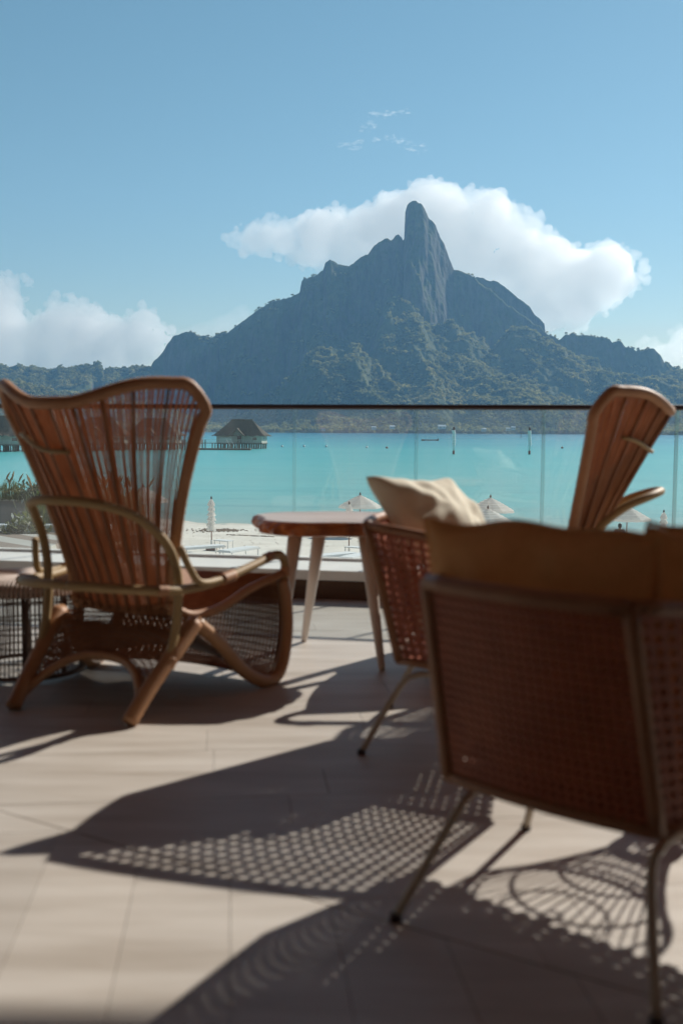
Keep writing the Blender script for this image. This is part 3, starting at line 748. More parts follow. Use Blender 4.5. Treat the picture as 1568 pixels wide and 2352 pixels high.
tub2 = copy_tree(tub); tub2.location = (.215, 3.185, 0); tub2.rotation_euler = (0, 0, face(.975, -.20))
tub2['label'] = 'woven tub chair holding a cream pillow beside the wood slab table'

# ---- cushions
M_olive = mat('olive_linen', (.78, .47, .24), (.70, .42, .21), scale=40, rough=.9, spec=.1, bmp=.25, bdist=.002, bscale=220, translucent=.5)
M_cream = mat('cream_linen', (.88, .84, .72), (.82, .78, .66), scale=30, rough=.9, spec=.1, bmp=.25, bdist=.002, bscale=240, translucent=.12)
def cushion(name, label, w, h, th, m, loc, rot, pinch=.10, seed=0, wrinkle=.012, cat='cushion', group=None, wavy=0.0):
    vs = []; n = 30; fs = []
    rr = random.Random(seed); ph = [rr.uniform(0, 6) for _ in range(6)]
    for side in (1, -1):
        base = len(vs)
        for j in range(n + 1):
            for i in range(n + 1):
                u, v = -1 + 2 * i / n, -1 + 2 * j / n
                x = u * (1 - pinch * (1 - v * v)) * w / 2; y = v * (1 - pinch * (1 - u * u)) * h / 2
                x += wavy * w * (math.sin(2.6 * v + ph[4]) * .5 + math.sin(6 * v + ph[0]) * .25) * abs(u) ** 3; y += wavy * h * (math.sin(2.9 * u + ph[5]) * .5 + math.sin(7 * u + ph[1]) * .3) * abs(v) ** 3
                e = max(0, (1 - u * u) * (1 - v * v)); q = e ** .42 * th / 2
                wr = wrinkle * e ** .3 * (math.sin(5 * u + 3 * v + ph[0]) * .5 + math.sin(9 * v - 4 * u + ph[1]) * .35 + math.sin(13 * u * v + ph[2]) * .4 + math.sin(17 * (u - v * .6) + ph[3]) * .2)
                rad = .6 * wrinkle * math.sin(8 * math.atan2(v, u) + ph[4]) * min(1, 2.2 * (u * u + v * v)) * e ** .25
                vs.append((x, y, side * (q + wr + rad)))
        for j in range(n):
            for i in range(n):
                a = base + j * (n + 1) + i; f = (a, a + 1, a + n + 2, a + n + 1)
                fs.append(f if side == 1 else f[::-1])
    me = bpy.data.meshes.new(name); me.from_pydata(vs, [], fs)
    bm = bmesh.new(); bm.from_mesh(me); bmesh.ops.remove_doubles(bm, verts=bm.verts, dist=.0006); bm.to_mesh(me); bm.free()
    o = link_mesh(name, me, m, smooth=True); o.location = loc; o.rotation_euler = rot
    sb = o.modifiers.new('s', 'SUBSURF'); sb.levels = 1; sb.render_levels = 1
    if wavy:
        E_ = [vs[j * (n + 1) + i] for i, j in [(i, 0) for i in range(n)] + [(n, j) for j in range(n)] + [(n - i, n) for i in range(n)] + [(0, n - j) for j in range(n)]]
        pm = MB(); pm.tube([Vector(p) * 1.0 for p in E_], .0045, 6, closed=True); pm.build('piping', m, o, smooth=True)
    tag(o, label, cat, group); return o
def local(ch, p): return ch.matrix_basis @ Vector(p) if False else Matrix.Translation(ch.location) @ Matrix.Rotation(ch.rotation_euler.z, 4, 'Z') @ Vector(p)
def frame_rot(xaxis, normal):
    x = Vector(xaxis).normalized(); z = (Vector(normal) - x * x.dot(Vector(normal))).normalized(); y = z.cross(x)
    return Matrix((x, y, z)).transposed().to_euler()
a_near = Vector((.658, .753, 0)); r_near = Vector((.753, -.658, 0))
cushion('back_cushion', 'long brown linen back cushion along the rim of the nearest tub chair', .48, .48, .18, M_olive, local(tub, (-.045, .06, .55)), frame_rot(r_near, a_near * .95 + Vector((0, 0, .26))), pinch=.035, seed=2, wrinkle=.014, wavy=.035)
RZ = Matrix.Rotation(tub.rotation_euler.z, 3, 'Z')
cushion('back_cushion', 'brown linen cushion on the right arm side of the nearest tub chair', .46, .44, .16, M_olive, local(tub, (.185, .285, .575)), frame_rot(RZ @ Vector((.28, .96, 0)), RZ @ Vector((-.96, .28, .18))), pinch=.035, seed=4, wrinkle=.014, wavy=.035)
cushion('seat_cushion', 'flat brown linen seat cushion in the nearest tub chair', .44, .44, .09, M_olive, local(tub, (0, .26, .315)), (0, 0, tub.rotation_euler.z), pinch=.0, seed=5, wrinkle=.003)
cushion('throw_pillow', 'plump cream throw pillow with pointed corners in the middle tub chair', .42, .45, .17, M_cream, (.325, 3.22, .645), frame_rot(Vector((.70, .70, -.06)), Vector((.66, -.28, .70))), pinch=.15, seed=9, wrinkle=.012, cat='pillow')

# ---- slab table
def make_table():
    t = empty('coffee_table', (0, 4.18, 0), 0, 'low live-edge wood slab table on white tapered legs', 'table')
    m, nt, b, out = nodes('glossy_slab_wood')
    geo = nt.nodes.new('ShaderNodeNewGeometry')
    rings = nt.nodes.new('ShaderNodeTexWave'); rings.wave_type = 'BANDS'; rings.bands_direction = 'Y'; rings.inputs['Scale'].default_value = 5; rings.inputs['Distortion'].default_value = 7; rings.inputs['Detail'].default_value = 4
    tc = nt.nodes.new('ShaderNodeTexCoord'); mp = nt.nodes.new('ShaderNodeMapping'); mp.inputs['Scale'].default_value = (.5, 1.6, .8); nt.links.new(tc.outputs['Object'], mp.inputs[0]); nt.links.new(mp.outputs[0], rings.inputs['Vector'])
    n1 = noise(nt, 9, 5, .6, stretch=(1, 1, .3))
    c = mixrgb(nt, (.52, .20, .06), (.32, .10, .03), rings.outputs['Fac']); c = mixrgb(nt, c, (.055, .018, .010), ramp(nt, n1, [(.5, 0.), (.68, .85)]))
    nt.links.new(c, b.inputs['Base Color']); b.inputs['Roughness'].default_value = .38; b.inputs['Specular IOR Level'].default_value = .35; b.inputs['Coat Weight'].default_value = .15; b.inputs['Coat Roughness'].default_value = .3
    bump(nt, n1, b, .1, .004)
    out_ = []
    n = 72
    for k in range(n):
        a = 2 * math.pi * k / n
        rx, ry = .385, .285
        q = 1 + .045 * math.sin(3 * a + 1) + .035 * math.sin(5 * a + .4) + .02 * math.sin(9 * a) + .012 * math.sin(17 * a + 2)
        ca, sa = math.cos(a), math.sin(a)
        out_.append(Vector((rx * math.copysign(abs(ca) ** .8, ca) * q, ry * math.copysign(abs(sa) ** .8, sa) * q, 0)))
    mb = MB(); prof_ = [(.93, .535), (.985, .541), (1.0, .552), (1.012, .568), (1.004, .582), (.985, .590), (.96, .592)]
    vs = []
    for s_, z in prof_:
        for k, p in enumerate(out_):
            w = 1 + .016 * math.sin(k * 1.7 + z * 90) * (1 if .54 < z < .588 else 0)
            vs.append((p.x * s_ * w, p.y * s_ * w, z))
    fs = [(i * n + k, i * n + (k + 1) % n, (i + 1) * n + (k + 1) % n, (i + 1) * n + k) for i in range(len(prof_) - 1) for k in range(n)]
    fs += [tuple(range(n - 1, -1, -1)), tuple((len(prof_) - 1) * n + k for k in range(n))]
    mb.add(vs, fs); tt = mb.build('tabletop', m, t, smooth=False)
    M_top = mat('pale_slab_sky_sheen', (.70, .58, .50), (.52, .38, .30), scale=2.2, rough=.28, spec=.55, stretch=(.6, 5, 1), bmp=.06)  # pale wood, lightened further to carry the sky reflection and sunlight on top
    tp = MB(); tp.add([(p.x * .962, p.y * .962, .5935) for p in out_], [tuple(range(n))]); tp.build('top_face', M_top, tt)
    M_leg = mat('white_painted_wood', (.66, .60, .55), (.60, .54, .49), scale=6, rough=.45, spec=.4)
    for top, ft in (((-.205, -.085, .536), (-.275, -.07, 0)), ((-.11, .10, .536), (-.185, .33, 0)), ((.075, -.13, .536), (.145, -.215, 0)), ((.235, .09, .536), (.33, .25, 0))):
        lg = MB(); a, b_ = Vector(top), Vector(ft); lg.tube([b_, b_.lerp(a, .03), b_.lerp(a, .5), a], [.012, .0145, .0225, .030], 14); l_ = lg.build('leg', M_leg, t, smooth=True)
    t.location = (.02, 4.22, 0)
make_table()

# ---- drum stool of bars and canes
def make_drum(label, loc):
    t = empty('drum_stool', loc, 0, label, 'stool')
    Rr, H = .225, .385
    mb = MB(); N = 84
    for i in range(N):
        a = 2 * math.pi * i / N; c, s_ = math.cos(a), math.sin(a)
        pr = [(.03, H), (.12, H + .004), (.185, H - .002), (.212, H - .014), (.226, H - .035), (.230, H - .06)]
        mb.tube([(c * r, s_ * r, z) for r, z in pr], [.0022, .0072], 5, cap=False)
    w = mb.build('top_weave', M_greycane, t); w['kind'] = 'stuff'
    m_ = MB(); m_.lathe([(0, H - .010), (.18, H - .014), (.205, H - .024), (.218, H - .045)], (0, 0, 0), 48, cap=False); m_.build('top_liner', mat('pale_liner', (.62, .53, .47), (.50, .42, .36), scale=12, rough=.7), t, smooth=True)
    m_ = MB(); m_.lathe([(.002, H + .006), (.03, H + .005), (.034, H - .003)], (0, 0, 0), 20); m_.build('top_button', M_greycane, t, smooth=True)
    mb = MB(); N = 84
    for i in range(N):
        a = 2 * math.pi * i / N; c, s_ = math.cos(a), math.sin(a)
        mb.tube([(c * (Rr - .012 * math.sin(z / H * math.pi)), s_ * (Rr - .012 * math.sin(z / H * math.pi)), z) for z in (.02, .1, .2, .3, H - .05)], .0031, 4, cap=False)
    w = mb.build('side_weave', M_dkcane, t); w['kind'] = 'stuff'
    for z in (.02, .075, .13, .185, .24, .30, H - .055):
        rr = Rr - .012 * math.sin(z / H * math.pi) - .004
        big = z < .03 or z > .3
        m_ = MB(); m_.tube([(rr * math.cos(2 * math.pi * k / 40), rr * math.sin(2 * math.pi * k / 40), z) for k in range(40)], .009 if big else .0034, 6, closed=True); m_.build('hoop', M_dkcane, t, smooth=True)
    for k in range(8):
        a = 2 * math.pi * (k + .3) / 8; rr = Rr - .02
        m_ = MB(); m_.tube([(rr * math.cos(a), rr * math.sin(a), .01), ((rr - .005) * math.cos(a + .05), (rr - .005) * math.sin(a + .05), .19), (rr * math.cos(a), rr * math.sin(a), H - .05)], .0085, 7); m_.build('post', M_dkcane, t, smooth=True)
    return t
make_drum('dark cane drum stool with a greyed woven top at the left edge', (-1.225, 3.95, 0))

# ---- hourglass stool standing beside the nearest tub chair: only its shadow and base reach the picture
def make_hourglass(loc):
    t = empty('hourglass_stool', loc, 0, 'waisted open cane stool throwing a fan shaped shadow beside the nearest chair', 'stool')
    H = .46
    def rad(z): k = z / H; return .065 + .155 * abs((k - .42) / .58) ** 1.35 if k > .42 else .065 + .10 * ((.42 - k) / .42) ** 1.35
    for z in (.01, .05, .30, .37, .42, H):
        m_ = MB(); m_.tube([(rad(z) * math.cos(2 * math.pi * k / 36), rad(z) * math.sin(2 * math.pi * k / 36), z) for k in range(36)], .0075 if z in (.01, H) else .0045, 6, closed=True); m_.build('hoop', M_dkcane, t, smooth=True)
    m_ = MB(); m_.tube([(rad(.193) * math.cos(2 * math.pi * k / 24), rad(.193) * math.sin(2 * math.pi * k / 24), .193) for k in range(24)], .016, 6, closed=True); m_.build('waist_band', M_dkcane, t, smooth=True)
    mb = MB(); N = 34
    for i in range(N):
        a = 2 * math.pi * i / N
        mb.tube([(rad(z) * math.cos(a), rad(z) * math.sin(a), z) for z in [H * q / 14 for q in range(15)]], .0032, 4, cap=False)
    for d in (-1, 1):
        for i in range(12):
            a = 2 * math.pi * i / 12
            mb.tube([(rad(z) * math.cos(a + d * z * 5), rad(z) * math.sin(a + d * z * 5), z) for z in [.193 * q / 8 for q in range(9)]], .0034, 4, cap=False)
    w = mb.build('cane_bars', M_dkcane, t); w['kind'] = 'stuff'
    for k in range(7):
        m_ = MB(); r0 = .03 * k + .02; m_.tube([(r0 * math.cos(2 * math.pi * q / 30), r0 * math.sin(2 * math.pi * q / 30), H) for q in range(30)], .0035, 5, closed=True)
        if k in (0, 3): m_.build('top_ring', M_dkcane, t, smooth=True)
make_hourglass((.90, 2.50, 0))

# ------------------------------------------------------------------ the bar building behind, whose roof reaches over the terrace
def make_building():
    M_ceil = mat('ceiling_boards', (.20, .075, .055), (.25, .10, .07), scale=2, rough=.6, spec=.3, stretch=(1, 8, 1))
    M_wall = mat('ochre_render', (.74, .54, .43), (.68, .49, .38), scale=3, rough=.8, spec=.2)
    t = empty('bar_building', (0, -2.4, 0), 0, 'dark timber bar building whose deep roof shades the near edge of the terrace', 'building')
    def P(v): return Vector(v) - Vector((0, -2.4, 0))
    MB().box(P((0, 1.86, 3.93)), (17, 8.72, .22)).build('roof', M_ceil, t)
    MB().box(P((0, -2.52, 1.9)), (17, .2, 3.82)).build('back_wall', M_wall, t)  # unseen wall, set close and pale to bounce warm fill onto the chairs
    for x in (-8.3, 8.3): MB().box(P((x, .2, 1.9)), (.18, 5.2, 3.82)).build('side_wall', M_wall, t)
    for x in (-7.3, 7.3):
        MB().lathe([(.16, 0), (.15, 3.82)], P((x, 5.3, 0)), 20).build('column', M_white, t, smooth=True)
    for k in range(4):
        x = -6.6 + 4.4 * k
        d = MB(); d.box(P((x, -2.4, 1.25)), (1.1, .06, 2.4)); dd = d.build('door', M_darkwood, t)
        g = MB(); g.box(P((x, -2.36, 1.35)), (.86, .02, 2.0)); g.build('pane', M_rail, dd)
make_building()
# ================================================================== the lagoon: bungalows, jetty, markers, boats
M_thatch = mat('thatch', (.075, .066, .055), (.16, .145, .125), scale=1.2, rough=.95, spec=.1, stretch=(3, 3, .5), bmp=.6, bdist=.12, bscale=3)
M_hutwall = mat('hut_boards', (.50, .50, .45), (.43, .43, .385), scale=2, rough=.8, spec=.2, stretch=(6, 6, .5))
M_pile = mat('concrete_pile', (.30, .28, .25), (.20, .185, .165), scale=2, rough=.9, spec=.1)
M_greywood = mat('weathered_deck', (.24, .22, .20), (.16, .145, .13), scale=3, rough=.9, spec=.15)
M_palerail = mat('pale_rail', (.55, .54, .50), rough=.7)
M_darkdoor = mat('dark_door', (.06, .035, .03), rough=.6)
M_window = mat('dark_glass', (.05, .07, .08), rough=.1, spec=.6)

def thatch_roof(mb, lx, ly, rx, z0, z1, seed=1, nx=26, ny=8):
    "hipped thatch, slightly hollow slopes, shaggy eaves"
    r_ = random.Random(seed)
    sides = [((-lx, -ly), (lx, -ly), (-rx, 0), (rx, 0)), ((lx, -ly), (lx, ly), (rx, 0), (rx, 0)), ((lx, ly), (-lx, ly), (rx, 0), (-rx, 0)), ((-lx, ly), (-lx, -ly), (-rx, 0), (-rx, 0))]
    for a, b, c, d in sides:
        def f(u, v):
            e = Vector((a[0] + (b[0] - a[0]) * u, a[1] + (b[1] - a[1]) * u, 0)); g = Vector((c[0] + (d[0] - c[0]) * u, c[1] + (d[1] - c[1]) * u, 0))
            k = v ** .93; p = e.lerp(g, k); p.z = z0 + (z1 - z0) * v ** 1.12
            j = .10 if 0 < u < 1 and v < 1 else .0
            p.z += r_.uniform(-j, j) * (1.6 if v == 0 else .7); return p
        mb.grid(f, nx, ny, 0, 1, 0, 1)
    return mb
def make_bungalow():
    t = empty('overwater_bungalow', (0, 0, 0), 0, 'thatched overwater bungalow on stilts nearest the bare water, with its gabled porch', 'bungalow', 'thatched bungalows standing on stilts in the lagoon')
    L, W = 7.2, 4.3
    for i in range(7):
        for y in (-3.6, 0.2, 3.7):
            m_ = MB(); m_.lathe([(.34, -1.0), (.30, 1.35), (.46, 1.45), (.46, 1.6)], (-6.9 + 2.3 * i, y, 0), 8); m_.build('pile', M_pile, t)
    MB().box((0, 0, 1.72), (2 * L + .3, 2 * W + .3, .26)).build('platform', M_greywood, t)
    wl = MB().box((0, 0, 3.05), (2 * L, 2 * W, 2.42)).build('wall', M_hutwall, t)
    thatch_roof(MB(), L + 1.35, W + 1.35, 3.4, 4.0, 9.0).build('roof', M_thatch, t)
    MB().tube([(-3.5, 0, 9.02), (-1, 0, 9.10), (1.5, 0, 9.05), (3.5, 0, 9.02)], .24, 7).build('ridge_thatch', M_thatch, t)
    # gabled porch on the landward side
    yb = -W - 1.3
    g = MB()
    for s_ in (-1, 1): g.grid(lambda u, v: Vector((-.3 + s_ * 2.5 * (1 - v), yb - 1.0 + 3.6 * u, 4.0 + 2.35 * v ** 1.15 + (.06 * math.sin(u * 40) if v == 0 else 0))), 10, 5, 0, 1, 0, 1)
    g.build('porch_roof', M_thatch, t, solid=.22)
    g = MB(); g.add([(-2.3, yb + .2, 4.0), (1.7, yb + .2, 4.0), (-.3, yb + .2, 6.0)], [(0, 1, 2)]); g.build('porch_gable', M_pile, t, solid=.1)
    for x in (-2.4, 1.8): MB().box((x, yb - .4, 2.95), (.2, .2, 2.3)).build('porch_post', M_hutwall, t)
    MB().box((-.3, yb + .1, 1.74), (9.6, 2.9, .2)).build('porch_deck', M_greywood, t)
    d = MB().box((.1, -W - .06, 2.95), (1.3, .12, 2.1)).build('door', M_darkdoor, t)
    MB().box((.1, -W - .04, 4.04), (1.7, .1, .1)).build('lintel', M_hutwall, d)
    w = MB().box((5.0, -W - .05, 3.15), (1.7, .12, 1.2)).build('window', M_palerail, t); MB().box((5.0, -W - .10, 3.15), (1.35, .06, .9)).build('pane', M_window, w)
    for y in (-1.6, 1.0):
        w = MB().box((L + .05, y, 3.35), (.12, 1.5, 1.0)).build('window', M_palerail, t); MB().box((L + .10, y, 3.35), (.06, 1.2, .75)).build('pane', M_window, w)
    for i in range(6): MB().box((-5.3 + .66 * i, yb - 1.25, 2.65), (.60, .08, 1.65)).build('screen_panel', M_palerail, t)
    for x in (-1.3, -.3, .7, 1.7, 2.7, 4.2): MB().box((x, yb - 1.25, 2.35), (.10, .10, 1.1)).build('rail_post', M_palerail, t)
    for z in (2.2, 2.52, 2.85): MB().box((1.5, yb - 1.25, z), (5.6, .07, .09)).build('rail', M_palerail, t)
    return t
bung = make_bungalow()
def water_at(xd, yd): return on(xd, yd, SEA)
def put_bungalow(o, xd, yd, rz):
    p = water_at(xd, yd); o.location = (p.x, p.y, SEA); o.rotation_euler = (0, 0, R(rz))
put_bungalow(bung, 556, 1030.2, -7)
for xd, yd, rz, lab in ((356, 1031.5, -4, 'thatched overwater bungalow directly left of the porch bungalow, seen through the wicker back'),
                        (232, 1033.5, 3, 'thatched overwater bungalow in the middle of the row behind the wicker back'),
                        (112, 1035, -8, 'thatched overwater bungalow behind the left wing of the wicker chair'),
                        (-6, 1036.5, 10, 'thatched overwater bungalow cut by the left edge of the photo')):
    c = copy_tree(bung); c['label'] = lab; put_bungalow(c, xd, yd, rz)
def make_jetty():
    p0, p1 = water_at(-60, 1036), water_at(503, 1031.5); p0.z = p1.z = 0
    t = empty('jetty', (p0.x, p0.y, SEA), 0, 'grey timber jetty linking the row of stilt bungalows', 'jetty')
    d = p1 - p0; L = d.length; u = d.normalized(); n = Vector((u.y, -u.x, 0)); ang = math.atan2(u.y, u.x); off = n * 6.2
    MB().box(u * L / 2 + off + Vector((0, 0, 1.95)), (L, 2.0, .22), ang).build('deck', M_greywood, t)
    k = 0
    pm = rm = None
    for i in range(int(L / 3.4)):
        for s_ in (-.8, .8):
            o = MB().lathe([(.2, -.8), (.17, 2.9 if i % 2 else 1.85)], u * (i * 3.4 + 1) + off + n * s_, 7).build('pile', M_pile, t)
    for z in (2.5, 2.95):
        MB().box(u * L / 2 + off + n * .85 + Vector((0, 0, z)), (L, .07, .08), ang).build('rail', M_palerail, t)
    e = u * (L - 1.2) + off + n * 1.1
    s = MB()
    for q in range(7): s.box(e + n * (.3 * q) + Vector((0, 0, 1.9 - .26 * q)), (1.4, .34, .08), ang)
    st = s.build('stairs', M_greywood, t)
    for s_ in (-.75, .75): MB().tube([e + u * s_ + Vector((0, 0, 2.9)), e + u * s_ + n * 2.1 + Vector((0, 0, 1.1))], .07, 6).build('handrail', M_palerail, st)
make_jetty()
def make_dock():
    p = water_at(512, 1033.6)
    t = empty('floating_dock', (p.x, p.y, SEA), R(-3), 'low floating timber dock moored in front of the porch bungalow', 'dock')
    MB().box((0, 0, .42), (16.5, 2.4, .22)).build('deck', M_greywood, t); MB().box((.4, 0, .15), (15.6, 2.1, .36)).build('float', M_darkwood, t)
make_dock()

M_bluewhite = mat('white_paint', (.72, .74, .74), rough=.5)
def make_marker():
    t = empty('channel_marker', (0, 0, 0), 0, 'white channel post wrapped in stacked round floats, the left one of the pair', 'channel post', 'white float-wrapped posts standing in the lagoon')
    MB().lathe([(.30, -.8), (.30, .95)], seg=12).build('base_sleeve', mat('rust_red', (.16, .05, .04), rough=.8), t, smooth=True)
    MB().lathe([(.27, .95), (.27, 6.4)], seg=12).build('pole', M_bluewhite, t, smooth=True)
    r_ = random.Random(3); z = 2.15
    while z < 5.9:
        h = r_.uniform(.42, .62); m_ = MB(); ox, oy = r_.uniform(-.10, .10), r_.uniform(-.10, .10)
        m_.lathe([(.25, z), (.40, z + h * .14), (.46, z + h * .45), (.40, z + h * .84), (.25, z + h * .98)], (ox, oy, 0), 12); m_.build('float', M_bluewhite, t, smooth=True); z += h * .92
    MB().lathe([(.26, 6.2), (.32, 6.25), (.27, 6.95), (0.0, 7.1)], seg=12).build('cap', M_rail, t)
    return t
mk = make_marker(); p = water_at(1041, 1043.5); mk.location = (p.x, p.y, SEA)
mk2 = copy_tree(mk); p = water_at(1214.7, 1043.8); mk2.location = (p.x, p.y, SEA); mk2.rotation_euler = (0, 0, 1.3)
mk2['label'] = 'white channel post wrapped in stacked round floats, the right one close to the wing chair'
def make_beacon():
    p = water_at(1195.4, 1006.4); t = empty('beacon', (p.x, p.y, SEA), 0, 'thin dark beacon pole far out in the lagoon', 'beacon')
    MB().lathe([(.30, -1), (.22, 5.6)], seg=8).build('pole', M_rail, t); MB().lathe([(.5, 5.2), (.5, 5.9), (0, 6.3)], seg=8).build('topmark', M_rail, t)
make_beacon()
def make_outrigger():
    p = water_at(987, 1012.5); t = empty('outrigger_boat', (p.x, p.y, SEA), R(4), 'slim outrigger boat with a white awning out on the lagoon', 'boat')
    def hull(L, w, h, z, y):
        m_ = MB(); m_.grid(lambda u, v: Vector((u * L / 2, y + w * math.sin(v * math.pi - math.pi / 2) * (1 - abs(u) ** 2.6), z + h * (.25 * abs(u) ** 3) + h * (abs(v - .5) * 2) ** 1.6)), 20, 8, -1, 1, 0, 1); return m_
    hull(10.5, .42, .85, -.10, 0).build('hull', M_darkwood, t, smooth=True, solid=.05)
    hull(6.5, .2, .35, -.05, -2.2).build('outrigger', M_bluewhite, t, smooth=True, solid=.04)
    for x in (-1.8, 1.8): MB().tube([(x, .3, .8), (x, -1.2, .95), (x, -2.2, .3)], .05, 6).build('boom', M_palerail, t)
    MB().box((.9, 0, 2.35), (5.4, 1.5, .09)).build('awning', M_bluewhite, t)
    for x in (-1.6, 1.0, 3.4):
        for y in (-.55, .55): MB().tube([(x, y * .6, .7), (x, y, 2.32)], .035, 6).build('awning_post', M_palerail, t)
    MB().box((4.9, 0, .95), (.5, .4, .9)).build('outboard_motor', M_rail, t, bevel=.06)
make_outrigger()
def make_launch():
    p = water_at(484, 991.8); t = empty('motorboat', (p.x, p.y, SEA), R(8), 'small white motorboat moored off the far shore', 'boat')
    k = p.y / 1500
    m_ = MB(); m_.grid(lambda u, v: Vector((u * 4.6 * k, 1.3 * k * math.sin(v * math.pi - math.pi / 2) * (1 - max(0, u) ** 2.5), k * (.1 + 1.1 * (abs(v - .5) * 2) ** 1.7 + .5 * max(0, u) ** 2))), 16, 8, -1, 1, 0, 1); m_.build('hull', M_bluewhite, t, smooth=True, solid=.1)
    MB().box((-.6 * k, 0, 1.7 * k), (3.0 * k, 1.7 * k, 1.1 * k)).build('cabin', M_bluewhite, t, bevel=.15); MB().box((-.3 * k, 0, 2.4 * k), (3.6 * k, 1.9 * k, .12)).build('cabin_roof', M_bluewhite, t)
make_launch()
def make_buoy(lab, xd, yd, m):
    p = water_at(xd, yd); t = empty('buoy', (p.x, p.y, SEA), 0, lab, 'buoy', 'small mooring buoys on the lagoon')
    MB().lathe([(0, -.25), (.32, -.12), (.46, .15), (.40, .42), (.18, .60), (.10, .66)], seg=12).build('float', m, t, smooth=True)
    MB().tube([(0, 0, .62), (0, 0, .95)], .05, 6).build('stem', M_rail, t)
for lab, xd, yd, m in (('tiny white buoy nearest the porch bungalow', 648, 1027, M_bluewhite), ('tiny white buoy midway between bungalow and glass seam', 698, 1026.5, M_bluewhite), ('tiny white buoy left of the pale cushion on open water', 749, 1027, M_bluewhite),
                       ('tiny white buoy above the furled parasol by the table', 842, 1029, M_bluewhite), ('small dark buoy above the cream pillow', 888, 1030, M_rail), ('small dark buoy between the right marker and the wing chair', 1290, 1030, M_rail)):
    make_buoy(lab, xd, yd, m)

# ---- far shore: palms and a few houses
def make_shore():
    V = []; F = []; T = []; r_ = random.Random(21)
    for k in range(520):
        t_ = r_.uniform(-.37, .37); y = COAST + r_.uniform(16, 75); x = t_ * y; z0 = max(ground_at(t_, y), SEA + 1.0) - .4; h = r_.uniform(6, 13); lx, ly = r_.uniform(-1.5, 1.5), r_.uniform(-1, 1); tn = r_.random()
        b = len(V)
        for z, w in ((0, .28), (h, .17)):
            for a in range(3): V.append((x + lx * z / h + w * math.cos(a * 2.1), y + ly * z / h + w * math.sin(a * 2.1), z0 + z)); T.append(0)
        F += [(b + i, b + (i + 1) % 3, b + 3 + (i + 1) % 3) for i in range(3)] + [(b + i, b + 3 + (i + 1) % 3, b + 3 + i) for i in range(3)]
        n = 10
        for q in range(n):
            a = 6.283 * q / n + r_.uniform(-.3, .3); L = r_.uniform(3.0, 4.6); up = r_.uniform(.1, 1.0); ca, sa = math.cos(a), math.sin(a); w = .55; b = len(V)
            for s_, zz, ww in ((.0, 0, .15), (.5, up * 1.0, w), (1, up * .9 - 1.9, .06)):
                for sg in (-1, 1): V.append((x + lx + ca * L * s_ - sa * ww * sg, y + ly + sa * L * s_ + ca * ww * sg, z0 + h + zz)); T.append(.35 + .6 * tn)
            F += [(b, b + 1, b + 3), (b, b + 3, b + 2), (b + 2, b + 3, b + 5), (b + 2, b + 5, b + 4)]
    tag(np_mesh('shoreline_palms', V, F, bpy.data.materials['forest_leaves'], tint=T), kind='stuff', label='fringe of coconut palms along the far shore')
    m_ = mat('beach_far', (.50, .44, .34), rough=.9)
make_shore()
def make_house(lab, xd, yb, w, h, roofm):
    t_ = ray(xd, yb).x / ray(xd, yb).y; Y = COAST + 26
    p = at(xd, yb, Y); z = max(p.z, SEA + 1.2)
    t = empty('shore_house', (p.x, Y, z), R(random.uniform(-12, 12)), lab, 'house', 'small houses on the far shore')
    MB().box((0, 0, h / 2 - 1), (w, w * .6, h + 2)).build('wall', M_hutwall, t)
    g = MB(); g.add([(-w * .58, -w * .42, h), (w * .58, -w * .42, h), (w * .58, w * .42, h), (-w * .58, w * .42, h), (-w * .5, 0, h + w * .22), (w * .5, 0, h + w * .22)], [(0, 1, 5, 4), (2, 3, 4, 5), (1, 2, 5), (3, 0, 4), (3, 2, 1, 0)]); g.build('roof', roofm, t)
    for q in (-.25, .25): MB().box((w * q, -w * .302, h * .5), (w * .16, .1, h * .4)).build('window', M_window, t)
M_tin = mat('pale_tin_roof', (.66, .65, .62), rough=.5); M_tinred = mat('rust_tin_roof', (.22, .10, .07), rough=.7)
for lab, xd, yb, w, h, rm in (('pale roofed house on the far shore behind the second glass panel', 858, 985, 9, 3.2, M_tin), ('long white roofed house on the far shore left of the left marker', 1014, 983, 15, 3.2, M_tin), ('small house with white roof low on the shore left of that long house', 900, 983, 10, 3, M_tin),
                              ('cream house by the water between the two markers', 1110, 989, 9, 3, M_tin), ('white house by the palms just left of the right marker', 1166, 988, 8, 3.4, M_tin), ('tallest white house beside the thin beacon', 1178, 986, 8, 4, M_tin), ('rust roofed house on the shore right of the porch bungalow', 742, 988, 9, 3, M_tinred)):
    make_house(lab, xd, yb, w, h, rm)

